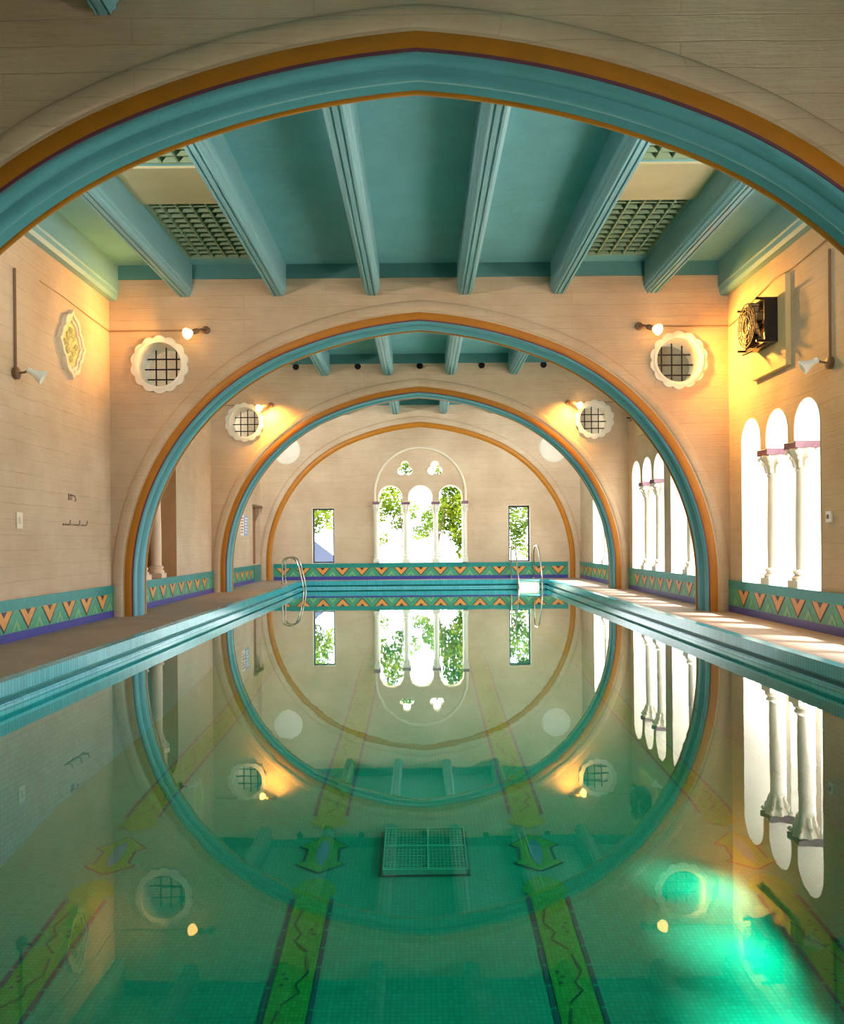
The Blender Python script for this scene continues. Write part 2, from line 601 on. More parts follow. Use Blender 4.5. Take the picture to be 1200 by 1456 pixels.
RZ, RX, RR = 4.2, 4.1, 0.37
for nm, y, lab in (('wall_first', DA, 'nearest beige wall with the great arch at the top of the view'),
                   ('wall_second', DB, 'middle beige arch wall with two grilled round windows and five hidden bays behind'),
                   ('wall_third', DC, 'third beige arch wall with two round windows and a row of pipe holes')):
    mb = MB()
    lp = arch_loop(0.02)
    outer = [(-WH, DECK - 0.2), (lp[0][0], DECK - 0.2)] + lp + [(lp[-1][0], DECK - 0.2), (WH, DECK - 0.2), (WH, CEIL), (-WH, CEIL)]
    mb.prism(outer, [circle(-RX, RZ, RR + 0.012), circle(RX, RZ, RR + 0.012)], 'xz', y, y + TH)
    if nm == 'wall_second':
        lab = 'middle beige arch wall, carrying the two largest grilled round windows'
    struct(mb.build(nm, M['wall'], smooth=False), lab)

PX = 0.0215
D_TRI = triple(-1.29, 0.75, 0.17, 0.72, 2.60, 2.74, 3.10)
TREF = [trefoil(-0.46, 3.6), trefoil(0.46, 3.6)]
SLIT_L, SLIT_R = rect(-3.32, -2.63, 0.72, 2.42), rect(2.68, 3.36, 0.72, 2.46)
mb = MB()
mb.prism(rect(-WH - 0.5, WH + 0.5, -0.2, ROOF), [D_TRI, SLIT_L, SLIT_R] + TREF, 'xz', DD, DD + 0.4)
struct(mb.build('wall_far', M['wall'], smooth=False), 'far beige end wall with a triple window between two slits')
mb = MB()
mb.prism(rect(-WH - 0.5, WH + 0.5, -0.2, ROOF), [], 'xz', YB - 0.4, YB)
struct(mb.build('wall_back', M['wall'], smooth=False), 'beige end wall behind the viewpoint')

# ------------------------------------------------------------------ ceiling
mb = MB()
GR = []
for sx in (-1, 1):
    for (y0, y1) in ((10.72, 12.82), (7.7, 9.62)):
        xa, xb = sorted((sx * 2.37, sx * 3.55))
        GR.append((xa, xb, y0, y1))
mb.prism(rect(-WH - 0.5, WH + 0.5, YB - 0.4, DD + 0.4), [rect(*g) for g in GR], 'xy', CEIL, CEIL + 0.12)
struct(mb.build('ceiling', M['ceil'], smooth=False), 'flat teal painted ceiling between the beams', 'ceiling')
mb = MB()
mb.box(-WH - 0.6, WH + 0.6, YB - 0.5, DD + 0.5, ROOF, ROOF + 0.2)
for (xa, xb, y0, y1) in GR:
    mb.box(xa - 0.06, xb + 0.06, y0 - 0.06, y1 + 0.06, CEIL + 0.42, CEIL + 0.46)
    for q in ((xa - 0.06, xa, y0 - 0.06, y1 + 0.06), (xb, xb + 0.06, y0 - 0.06, y1 + 0.06), (xa, xb, y0 - 0.06, y0), (xa, xb, y1, y1 + 0.06)):
        mb.box(q[0], q[1], q[2], q[3], CEIL + 0.12, CEIL + 0.42)
struct(mb.build('ceiling_shafts', M['void'], smooth=False), 'dark vent shafts above the ceiling lattices', 'ceiling')

fz = 0
for (y0, y1) in ((YB, DA), (DA + TH, DB), (DB + TH, DC), (DC + TH, DD)):
    mb = MB()
    mb.box(-WH, WH, y0, y0 + 0.03, 5.55, CEIL)
    mb.box(-WH, WH, y1 - 0.03, y1, 5.55, CEIL)
    fz += 1
    struct(mb.build('trim_%d' % (10 + fz), M['frieze'], smooth=False), ['dark teal strip under the ceiling of the bay nearest the viewer', 'dark teal strip above the middle arch wall under the ceiling', 'dark teal strip above the third arch wall under the ceiling', 'dark teal strip above the far end wall under the ceiling'][fz - 1], 'frieze')


def beam(x, y0, y1, label, group, w=0.26, zb=5.27):
    h = w / 2
    prof = [(-h, CEIL), (-h, zb + 0.10), (-h + 0.02, zb + 0.085), (-h + 0.02, zb + 0.05), (-h + 0.05, zb + 0.03), (-h + 0.055, zb),
            (-0.05, zb), (-0.045, zb + 0.02), (-0.03, zb + 0.02), (-0.025, zb),
            (0.025, zb), (0.03, zb + 0.02), (0.045, zb + 0.02), (0.05, zb),
            (h - 0.055, zb), (h - 0.05, zb + 0.03), (h - 0.02, zb + 0.05), (h - 0.02, zb + 0.085), (h, zb + 0.10), (h, CEIL)]
    b = MB()
    b.prism([(x + p, q - 0.0005) for p, q in prof], [], 'xz', y0, y1)
    o = b.build('ceiling_beam', M['beam'], smooth=False)
    return tag(o, label, 'beam', group, 'thing')


def wall_beam(sx, y0, y1, label, group):
    b = MB()
    pr = [(4.897, CEIL - 0.001), (4.74, CEIL - 0.001), (4.74, 5.36), (4.76, 5.34), (4.76, 5.27), (4.79, 5.22), (4.897, 5.22)]
    b.prism([(sx * p, q) for p, q in pr], [], 'xz', y0, y1)
    return tag(b.build('ceiling_beam', M['beam'], smooth=False), label, 'beam', group, 'thing')


BX = [-3.70, -2.22, -0.74, 0.74, 2.22, 3.70]
ordn = ['leftmost', 'second from left', 'third from left', 'third from right', 'second from right', 'rightmost']
for i, x in enumerate(BX):
    lab = ['teal ceiling beam with lamp-lit yellow underside, above the upper left lamp',
           'teal ceiling beam along the inner side of the left lattice vents',
           'long teal ceiling beam just left of centre in the nearest ceiling',
           'long teal ceiling beam just right of centre in the nearest ceiling',
           'teal ceiling beam along the inner side of the right lattice vents',
           'teal ceiling beam along the outer side of the right lattice vents'][i]
    beam(x, DA + TH + 0.002, DB - 0.002, lab, 'beams of the nearest ceiling')
    if i == 1:
        beam(x, YB + 0.01, DA - 0.002, 'teal beam end above the great arch, at the top left edge of the picture', 'beams above the viewer', 0.22, 5.13)
    lab = 'teal beam of the ceiling behind the middle arch, %s of its six' % ordn[i]
    beam(x, DB + TH + 0.002, DC - 0.002, lab, 'beams behind the middle arch')
    if 0 < i < 5:
        beam(x, DC + TH + 0.002, DD - 0.002, 'small teal beam over the far end wall, %s of four' % ['', 'leftmost', 'second from left', 'second from right', 'rightmost'][i], 'beams over the far end')
for sx in (-1, 1):
    side = 'left' if sx < 0 else 'right'
    wall_beam(sx, DA + TH + 0.002, DB - 0.002, 'teal edge beam running along the top of the %s wall' % side, 'edge beams')

# lattices and cross panels of the nearest ceiling
for gi, (xa, xb, y0, y1) in enumerate(GR):
    side = 'left' if xa < 0 else 'right'
    far = y0 > 10
    lab = ('%s ceiling lattice vent beside the middle arch wall' % ('gold-lit' if side == 'left' else 'pale green')) if far else ('dim lattice vent partly hidden behind the %s of the great arch' % side)
    r = root('ceiling_vent', lab, 'vent', ((xa + xb) / 2, (y0 + y1) / 2, CEIL + 0.06), 'ceiling lattice vents')
    b = MB()
    e = 0.035
    for q in ((xa + .001, xa + e, y0 + .001, y1 - .001), (xb - e, xb - .001, y0 + .001, y1 - .001), (xa + e, xb - e, y0 + .001, y0 + e), (xa + e, xb - e, y1 - e, y1 - .001)):
        b.box(q[0], q[1], q[2], q[3], CEIL + 0.002, CEIL + 0.10)
    b.build('frame', M['lattice'], r, smooth=False)
    b = MB()
    for k in range(1, 6):
        x = xa + (xb - xa) * k / 6
        b.box(x - 0.012, x + 0.012, y0 + e, y1 - e, CEIL + 0.004, CEIL + 0.05)
    nb = 12
    for k in range(1, nb):
        y = y0 + (y1 - y0) * k / nb
        b.box(xa + e, xb - e, y - 0.012, y + 0.012, CEIL + 0.02, CEIL + 0.075)
    b.build('lattice', M['lattice'], r, smooth=False)
for sx in (-1, 1):
    xa, xb = sorted((sx * 2.352, sx * 3.568))
    b = MB()
    b.box(xa, xb, 9.66, 10.68, CEIL - 0.03, CEIL - 0.001)
    tag(b.build('ceiling_board', M['cream'], smooth=False), 'cream board between the two lattice vents on the %s of the ceiling' % ('left' if sx < 0 else 'right'), 'panel', 'cream ceiling boards')

# ------------------------------------------------------------------ arch mouldings
def roll(d0, d1, out, n=8):
    """half-round moulding profile from offset d0 to d1, standing out towards the viewer"""
    c, r = (d0 + d1) / 2, (d1 - d0) / 2
    return [(c - r * math.cos(PI * i / n), -out * math.sin(PI * i / n)) for i in range(n + 1)] + [(d1, 0.02), (d0, 0.02)]


for k, (y, lab) in enumerate(((DA, 'great near arch painted gold, plum and teal framing the whole view'),
                              (DB, 'gold and teal arch moulding of the middle wall'),
                              (DC, 'gold and teal arch moulding of the third wall'))):
    r = root('trim_%d' % (k + 1), lab, 'arch', (0, y, DECK), kind='structure')
    b = MB()
    sweep_curve(b, ARCH, y, roll(-0.17, -0.005, 0.028))
    o = b.build('outer_roll', M['wall'], r, angle=60)
    b = MB()
    sweep_curve(b, ARCH, y, [(-0.02, 0.06), (-0.02, 0.012), (0.0, 0.010), (0.02, 0.004), (0.07, 0.004), (0.115, 0.012), (0.132, 0.022), (0.136, 0.06)])
    o = b.build('gold_band', M['gold'], r, angle=50)
    o['label'] = 'ochre gold face band'
    b = MB()
    sweep_curve(b, ARCH, y, [(0.13, 0.06), (0.132, 0.018), (0.152, 0.02), (0.157, 0.06)])
    o = b.build('plum_line', M['purple'], r, angle=60)
    o['label'] = 'thin plum line between gold and teal'
    b = MB()
    pr = [(0.14, 0.06), (0.153, 0.03), (0.168, 0.032), (0.182, 0.05), (0.188, 0.08), (0.184, 0.12), (0.170, 0.165), (0.168, 0.19), (0.18, 0.2), (0.205, 0.21),
          (0.222, 0.235), (0.228, 0.265), (0.222, 0.295), (0.205, 0.32), (0.18, 0.33), (0.168, 0.34), (0.170, 0.365), (0.184, 0.41), (0.19, 0.45), (0.19, 0.47), (0.16, 0.48), (0.14, 0.47)]
    sweep_curve(b, ARCH, y, pr)
    o = b.build('soffit', M['teal'], r, angle=50)
    o['label'] = 'moulded teal underside'
    b = MB()
    sweep_curve(b, ARCH, y, [(0.14, 0.475), (0.19, 0.478), (0.204, 0.49), (0.204, 0.52), (0.19, TH + 0.012), (0.0, TH + 0.012), (0.0, TH - 0.02), (0.14, TH - 0.03)])
    o = b.build('rear_band', M['gold'], r, angle=50)
    o['label'] = 'narrow gold rear edge'
r = root('trim_4', 'gold blind arch outlined on the far end wall', 'arch', (0, DD, DECK), kind='structure')
b = MB()
sweep_curve(b, ARCH, DD, roll(-0.19, 0.0, 0.035))
b.build('outer_roll', M['wall'], r, angle=60)
b = MB()
sweep_curve(b, ARCH, DD, [(0.0, 0.02), (0.0, -0.03), (0.04, -0.05), (0.10, -0.04), (0.15, -0.012), (0.16, 0.02)])
b.build('gold_band', M['gold'], r, angle=50)

# ring moulding around the far triple window
ring = [(-1.43, 0.73, -1, 0), (-1.43, 2.0, -1, 0)]
for i in range(33):
    a = PI - PI * i / 32
    ring.append((1.43 * math.cos(a), 2.86 + 1.43 * math.sin(a), math.cos(a), math.sin(a)))
ring += [(1.43, 2.0, 1, 0), (1.43, 0.73, 1, 0)]
b = MB()
sweep_curve(b, ring, DD, roll(0.0, 0.09, 0.055))
struct(b.build('trim_5', M['offwhite'], angle=60), 'round-headed beige moulding around the far triple window', 'moulding')

# ------------------------------------------------------------------ window linings
wlabs = ['white triple-arched window beside the viewer', 'white triple-arched window near the great arch',
         'white triple-arched window just past the great arch', 'large white triple-arched window in the right wall, nearest in view',
         'sunlit window opening beside the second arch on the right', 'narrow-looking triple-arched window deeper along the right wall',
         'blazing sunlit window in the right wall at the far bay']
wi = 0
WCOL = {}
for (tagn, y), poly, lab in zip(RW, right_holes, wlabs):
    wi += 1
    r = root('window_%d' % wi, lab, 'window', (WH + 0.25, y + 1.25, 0.71), kind='structure')
    b = MB()
    b.prism(poly, [inset(poly, 0.012)], 'yz', WH - 0.006, WH + 0.505)
    b.build('reveal', M['white'], r, smooth=False)
    b = MB()
    for c in ((0.805, 1.695) if tagn != 'CD' else (1.045, 2.175)):
        b.box(WH + 0.32, WH + 0.5, y + c - 0.075, y + c + 0.075, 0.722, 2.64)
    b.build('outer_mullion', M['white'], r, smooth=False)
wi += 1
r = root('window_%d' % wi, 'shaded triple-arched niche with columns in the left wall', 'window', (-WH - 0.25, 15.4, 0.71), kind='structure')
b = MB()
b.prism(NICHE, [inset(NICHE, 0.012)], 'yz', -WH - 0.505, -WH + 0.006)
b.build('reveal', M['warmlit'], r, smooth=False)
wi += 1
r = root('window_%d' % wi, 'triple-arched window onto the garden in the far wall', 'window', (0, DD + 0.2, 0.72), kind='structure')
b = MB()
b.prism(D_TRI, [inset(D_TRI, 0.012)], 'xz', DD - 0.006, DD + 0.405)
b.build('reveal', M['offwhite'], r, smooth=False)
for t, nm in zip(TREF, ('left', 'right')):
    wi += 1
    r = root('window_%d' % wi, 'small trefoil opening, the %s one above the far window' % nm, 'window', (t[0][0], DD + 0.2, 3.5), kind='structure')
    b = MB()
    b.prism(t, [inset(t, 0.01)], 'xz', DD - 0.006, DD + 0.405)
    b.build('reveal', M['offwhite'], r, smooth=False)
for sl, lab in ((SLIT_L, 'upright slit window left of the far triple window'), (SLIT_R, 'upright slit window right of the far triple window')):
    wi += 1
    r = root('window_%d' % wi, lab, 'window', ((sl[0][0] + sl[1][0]) / 2, DD + 0.2, 0.72), kind='structure')
    b = MB()
    b.prism(sl, [inset(sl, 0.012)], 'xz', DD - 0.004, DD + 0.405)
    b.build('reveal', M['offwhite'], r, smooth=False)
    s2 = inset(sl, 0.013)
    b = MB()
    b.prism(s2, [inset(s2, 0.045)], 'xz', DD + 0.12, DD + 0.17)
    b.build('window_frame', M['bluestone'], r, smooth=False)

# round windows: white scalloped surround through the wall, iron grille
for (y, nm) in ((DB, 'middle arch wall'), (DC, 'third arch wall')):
    for sx in (-1, 1):
        wi += 1
        r = root('window_%d' % wi, 'round grilled window with white scalloped rim, %s of the %s' % ('left' if sx < 0 else 'right', nm), 'window', (sx * RX, y, RZ), kind='structure')
        b = MB()
        cx = sx * RX
        b.prism(circle(cx, RZ, RR + 0.01, 48), [circle(cx, RZ, RR - 0.02, 48)], 'xz', y - 0.004, y + TH + 0.004)
        b.build('reveal', M['white'], r, angle=40)
        b = MB()
        b.prism(scallop(cx, RZ, 0.445), [circle(cx, RZ, RR - 0.005, 48)], 'xz', y - 0.05, y + 0.001)
        b.prism(circle(cx, RZ, RR + 0.02, 48), [circle(cx, RZ, RR - 0.022, 48)], 'xz', y - 0.065, y + 0.001)
        b.build('scalloped_rim', M['white'], r, angle=40)
        b = MB()
        rr = RR - 0.02
        for k in (-1, 0, 1):
            o_ = k * 0.165
            hl = math.sqrt(rr * rr - o_ * o_)
            b.tube([(cx + o_, y + 0.33, RZ - hl), (cx + o_, y + 0.33, RZ + hl)], 0.0125, 8)
            b.tube([(cx - hl, y + 0.345, RZ + o_), (cx + hl, y + 0.345, RZ + o_)], 0.0125, 8)
        b.build('grille', M['iron'], r)
for sx in (-1, 1):
    b = MB()
    cx = sx * RX
    b.lathe([(0.44, 0.0), (0.44, 0.02), (0.40, 0.045), (0.34, 0.055), (0.22, 0.075), (0.08, 0.085), (0.01, 0.086)], 40, origin=(cx, DD - 0.001, RZ), axis=(0, -1, 0))
    tag(b.build('wall_roundel', M['dullwhite'], angle=40), 'blank white roundel on the far end wall, %s of the gold arch' % ('left' if sx < 0 else 'right'), 'roundel', 'blank roundels')

# ------------------------------------------------------------------ columns
def column(x, y, z0, z1, label, group, rs=0.095, mat='stone', ab='mauve'):
    r = root('column', label, 'column', (x, y, z0), group, 'thing')
    h = z1 - z0
    k = rs / 0.095
    b = MB()
    q = 0.15 * k
    b.box(x - q, x + q, y - q, y + q, z0 + 0.001, z0 + 0.09)
    b.lathe([(0.145 * k, 0.09), (0.15 * k, 0.105), (0.15 * k, 0.125), (0.14 * k, 0.14), (0.118 * k, 0.155), (0.118 * k, 0.175), (0.132 * k, 0.185), (0.135 * k, 0.205), (0.125 * k, 0.22), (0.10 * k, 0.235)], 24, origin=(x, y, z0))
    b.build('base', M[mat], r)
    b = MB()
    hs = h - 0.36
    b.lathe([(0.097 * k, 0.235), (0.1 * k, 0.5), (0.099 * k, hs * 0.5), (0.088 * k, hs - 0.03), (0.098 * k, hs - 0.028), (0.102 * k, hs - 0.012), (0.096 * k, hs)], 24, origin=(x, y, z0))
    b.build('shaft', M[mat], r)
    b = MB()
    b.lathe([(0.088 * k, 0), (0.095 * k, 0.05), (0.10 * k, 0.12), (0.125 * k, 0.19), (0.165 * k, 0.255), (0.155 * k, 0.27)], 32, origin=(x, y, z0 + hs),
            rmod=lambda a, hh: 1 + (0.10 if hh > 0.02 else 0) * math.cos(8 * a))
    for i in range(8):
        a = 2 * PI * i / 8
        d = Vector((math.cos(a), math.sin(a), 0))
        p0 = Vector((x, y, z0 + hs))
        b.tube([p0 + d * 0.095 * k + UP * 0.02, p0 + d * 0.118 * k + UP * 0.11, p0 + d * 0.165 * k + UP * 0.16, p0 + d * 0.17 * k + UP * 0.13], [0.028 * k, 0.03 * k, 0.022 * k, 0.012 * k], 6)
    for i in range(4):
        a = PI / 4 + PI / 2 * i
        d = Vector((math.cos(a), math.sin(a), 0))
        p0 = Vector((x, y, z0 + hs))
        b.tube([p0 + d * 0.12 * k + UP * 0.17, p0 + d * 0.185 * k + UP * 0.25, p0 + d * 0.215 * k + UP * 0.225, p0 + d * 0.2 * k + UP * 0.195], [0.02 * k, 0.028 * k, 0.028 * k, 0.018 * k], 6)
    b.build('capital', M[mat], r, angle=50)
    b = MB()
    ap = []
    for i in range(4):
        a0 = PI / 4 + PI / 2 * i
        c0 = Vector((math.cos(a0), math.sin(a0))) * 0.245 * k
        c1 = Vector((math.cos(a0 + PI / 2), math.sin(a0 + PI / 2))) * 0.245 * k
        mid = (c0 + c1) / 2
        for t in range(6):
            u = t / 6
            p = c0.lerp(c1, u) - mid.normalized() * 0.03 * k * math.sin(PI * u)
            ap.append((x + p.x, y + p.y))
    b.prism(ap, [], 'xy', z1 - 0.088, z1 - 0.002)
    o = b.build('abacus', M[ab], r, smooth=False)
    o['label'] = 'mauve slab on top of the capital'
    return r


CX = WH + 0.15
for (y, la, lb) in ((10.14, 'nearer white column with mauve-topped leafy capital in the nearest window', 'farther white column with mauve-topped leafy capital in the nearest window'),
                    (13.72, 'slim column standing in glare, its top just behind the second arch', 'column at the far side of the sunlit window behind the second arch'),
                    (16.66, 'nearer column of the deeper triple window on the right wall', 'farther column of the deeper triple window on the right wall'),
                    (20.3, 'nearer column lost in glare in the farthest right window', 'farther column lost in glare in the farthest right window')):
    for c, lab in ((0.805 if y < 20 else 1.045, la), (1.695 if y < 20 else 2.175, lb)):
        column(CX, y + c, 0.722, 2.64, lab, 'white window columns on the right')
for c, lab in ((0.805, 'nearer column with painted-in warm light in the shaded niche on the left wall'), (1.695, 'farther column with painted-in warm light in the shaded niche on the left wall')):
    column(-CX, 14.15 + c, 0.722, 2.64, lab, 'columns of the left niche', mat='warmlitstone', ab='warmlitstone')
for x, lab in ((-0.455, 'slender column left of centre in the far window'), (0.465, 'slender column right of centre in the far window')):
    column(x, DD + 0.13, 0.732, 2.60, lab, 'columns of the far window', 0.075)
for x, lab in ((-1.345, 'slender half-hidden column at the left jamb of the far window'), (1.355, 'slender half-hidden column at the right jamb of the far window')):
    column(x, DD - 0.10, 0.745, 2.60, lab, 'columns of the far window', 0.055)

# ------------------------------------------------------------------ tiled dado
def dado(name, along, fixed, a0, a1, nrm, label, off=0.0):
    """zigzag tile band; along = 'x' or 'y'; nrm = direction (+1/-1) the face looks along the fixed axis"""
    b = MB()
    z0, H = DECK, 0.5
    th = 0.035

    def P(a, z, d):
        p = fixed + nrm * d
        return (a, p, z) if along == 'x' else (p, a, z)

    def slab(poly, d0, d1, mat):
        vs = [P(a, z, d0) for a, z in poly] + [P(a, z, d1) for a, z in poly]
        n = len(poly)
        fs = [tuple(range(n)), tuple(reversed(range(n, 2 * n)))] + [(i, (i + 1) % n, n + (i + 1) % n, n + i) for i in range(n)]
        b.add(vs, fs, mat)
    slab(rect(a0, a1, z0, z0 + 0.105), 0, th, 5)
    slab(rect(a0, a1, z0 + 0.105, z0 + 0.375), 0, th - 0.006, 1)
    slab(rect(a0, a1, z0 + 0.375, z0 + H), 0, th + 0.004, 0)
    P_ = 0.6
    n = int((a1 - a0) / P_) + 2
    v0, v1 = z0 + 0.115, z0 + 0.365
    for k in range(n):
        c = a0 + off + P_ * k

        def clip(poly):
            return None if min(p[0] for p in poly) < a0 or max(p[0] for p in poly) > a1 else poly
        for poly, d, mt in (
                ([(c - 0.235, v1), (c, v0 - 0.005), (c + 0.235, v1)], th - 0.003, 4),
                ([(c - 0.205, v1), (c, v0 + 0.03), (c + 0.205, v1), (c + 0.075, v1), (c, v1 - 0.075), (c - 0.075, v1)], th - 0.001, 3),
                ([(c - 0.05, v1), (c, v1 - 0.05), (c + 0.05, v1)], th - 0.001, 4),
                ([(c + 0.3 - 0.11, v0), (c + 0.3 + 0.11, v0), (c + 0.3, v0 + 0.15)], th - 0.002, 2),
                ([(c + 0.3 - 0.05, v0), (c + 0.3 + 0.05, v0), (c + 0.3, v0 + 0.07)], th - 0.001, 1)):
            if clip(poly):
                slab(poly, 0.01, d, mt)
    o = b.build(name, [M['t_teal'], M['t_green'], M['t_lime'], M['t_orange'], M['t_dark'], M['t_violet']], smooth=False)
    return struct(o, label, 'tile band')


dado('baseboard_left', 'y', -WH, DA + TH, DB, 1, 'zigzag orange, green and violet tile band along the near left wall', 0.25)
dado('baseboard_left_middle', 'y', -WH, DB + TH, DC, 1, 'zigzag tile band below the shaded left niche', 0.2)
dado('baseboard_left_far', 'y', -WH, DC + TH, DOOR_Y0 - 0.02, 1, 'short zigzag tile band at the far left corner', 0.2)
dado('baseboard_right', 'y', WH, DA + TH, DB, -1, 'zigzag tile band under the nearest right window', 0.1)
dado('baseboard_right_middle', 'y', WH, DB + TH, DC, -1, 'sunlit zigzag tile band on the right behind the second arch', 0.2)
dado('baseboard_right_far', 'y', WH, DC + TH, DD, -1, 'zigzag tile band at the far right corner', 0.2)
dado('baseboard_far', 'x', DD, -4.5, 4.5, -1, 'zigzag tile band across the far end wall', 0.3)
dado('baseboard_near_left', 'y', -WH, YB, DA, 1, 'tile band on the left wall beside the viewer', 0.2)
dado('baseboard_near_right', 'y', WH, YB, DA, -1, 'tile band on the right wall beside the viewer', 0.2)

# door in the far left corner
r = root('door_1', 'narrow red-brown recessed door at the far left corner', 'door', (-WH - 0.1, 24.7, 0.22), kind='structure')
b = MB()
b.box(-WH - 0.2, -WH - 0.12, DOOR_Y0, DOOR_Y1, 0.22, DOOR_Z)
for (z0, z1) in ((0.9, 1.5), (1.65, 2.3)):
    b.box(-WH - 0.13, -WH - 0.10, DOOR_Y0 + 0.15, DOOR_Y1 - 0.15, z0, z1)
b.build('door_leaf', M['doorwood'], r, smooth=False)
b = MB()
b.box(-WH, -WH + 0.05, DOOR_Y0 - 0.03, DOOR_Y1 + 0.03, DECK, 0.72)
b.build('door_plinth', M['t_teal'], r, smooth=False)
b = MB()
b.box(-WH, -WH + 0.09, DOOR_Y0 - 0.05, DOOR_Y1 + 0.1, DOOR_Z, DOOR_Z + 0.07)
b.build('lintel', M['brownbox'], r, smooth=False)

# ------------------------------------------------------------------ deck, pool, water
mb = MB()
mb.prism(rect(-WH, WH, YB, DD), [rect(PL - 0.1, PR + 0.1, PN - 0.1, PF + 0.1)], 'xy', -0.35, DECK)
struct(mb.build('floor', M['deck'], smooth=False), 'taupe concrete deck around the pool', 'floor')


def rring(b, o, z0, z1, wid, mat=0):
    """rectangular ring: pool edge offset by -o (into the pool), wid wide outwards"""
    b.prism(rect(PL + o - wid, PR - o + wid, PN + o - wid, PF - o + wid), [rect(PL + o, PR - o, PN + o, PF - o)], 'xy', z0, z1, mat)


r = root('trim_6', 'cyan tiled coping stepping down to the water all around the pool', 'coping', (0, 10, DECK), kind='structure')
b = MB()
rring(b, 0.03, 0.10, DECK + 0.004, 0.13)
b.build('nosing', M['coping'], r, smooth=False)
b = MB()
rring(b, -0.03, 0.02, 0.10, 0.07)
b.build('gutter', M['poolwall'], r, smooth=False)
b = MB()
rring(b, 0.055, -0.12, 0.035, 0.155)
rring(b, 0.04, 0.035, 0.047, 0.14)
b.build('lip', M['gutter'], r, smooth=False)

FLOORP = [(-4.0, -1.75), (2.0, -1.72), (5.0, -1.57), (6.7, -1.36), (8.0, -1.16), (11.4, -0.98), (14.0, -0.72), (25.0, -0.55)]


def floor_z(y):
    for (a, za), (c, zc) in zip(FLOORP, FLOORP[1:]):
        if y <= c:
            return za + (zc - za) * (y - a) / (c - a)
    return FLOORP[-1][1]


b = MB()
ys = [PN + (PF - PN) * i / 120 for i in range(121)]
vs = []
for y in ys:
    vs += [(PL - 0.05, y, floor_z(y)), (PR + 0.05, y, floor_z(y))]
fs = [(2 * i, 2 * i + 1, 2 * i + 3, 2 * i + 2) for i in range(120)]
b.add(vs, fs)
o = b.build('floor_pool', M['pooltile'], recalc=False, angle=60)
struct(o, 'emerald mosaic pool floor seen through the water', 'floor')
b = MB()
b.prism(rect(PL - 0.1, PR + 0.1, PN - 0.1, PF + 0.1), [rect(PL, PR, PN, PF)], 'xy', -2.0, -0.119)
struct(b.build('wall_pool', M['poolwall'], smooth=False), 'teal tiled pool walls below the waterline', 'wall')
b = MB()
b.add([(PL + 0.056, PN + 0.056, 0), (PR - 0.056, PN + 0.056, 0), (PR - 0.056, PF - 0.056, 0), (PL + 0.056, PF - 0.056, 0)], [(0, 1, 2, 3)])
struct(b.build('pool_water', M['water'], smooth=False, recalc=False), 'still green pool water mirroring the arches', 'water')


def ribbon(b, x0, ws, mat, lift):
    """flat ribbon lying on the pool floor; ws = [(y, halfwidth left, halfwidth right)]"""
    prev = None
    for (ya, la, ra), (yb, lb, rb) in zip(ws, ws[1:]):
        n = max(1, int(abs(yb - ya) / 0.2))
        for i in range(n):
            t0, t1 = i / n, (i + 1) / n
            y0, y1 = ya + (yb - ya) * t0, ya + (yb - ya) * t1
            b.add([(x0 - (la + (lb - la) * t0), y0, floor_z(y0) + lift), (x0 + (ra + (rb - ra) * t0), y0, floor_z(y0) + lift),
                   (x0 + (ra + (rb - ra) * t1), y1, floor_z(y1) + lift), (x0 - (la + (lb - la) * t1), y1, floor_z(y1) + lift)], [(0, 1, 2, 3)], mat)


def sym(ws):
    return [(y, w, w) for y, w in ws]


def strip_figs(b, x0, y0, y1):
    y, s = y0, 1
    while y < y1 - 0.6:
        pts = [(x0 - 0.05 * s, y), (x0 + 0.055 * s, y + 0.12), (x0 + 0.02 * s, y + 0.2), (x0 + 0.085 * s, y + 0.32), (x0 - 0.05 * -s, y + 0.5)]
        for p, q in zip(pts, pts[1:]):
            d = Vector((q[0] - p[0], q[1] - p[1])).normalized()
            n = Vector((-d.y, d.x)) * 0.008
            b.add([(p[0] + n.x, p[1] + n.y, floor_z(p[1]) + 0.014), (p[0] - n.x, p[1] - n.y, floor_z(p[1]) + 0.014),
                   (q[0] - n.x, q[1] - n.y, floor_z(q[1]) + 0.014), (q[0] + n.x, q[1] + n.y, floor_z(q[1]) + 0.014)], [(0, 1, 2, 3)], 2)
        for (dx, dy) in ((-0.07 * s, 0.2), (-0.05 * s, 0.26), (-0.075 * s, 0.31)):
            ribbon(b, x0 + dx, sym([(y + dy - 0.012, 0.013), (y + dy + 0.012, 0.013)]), 2, 0.014)
        y += 0.55
        s = -s


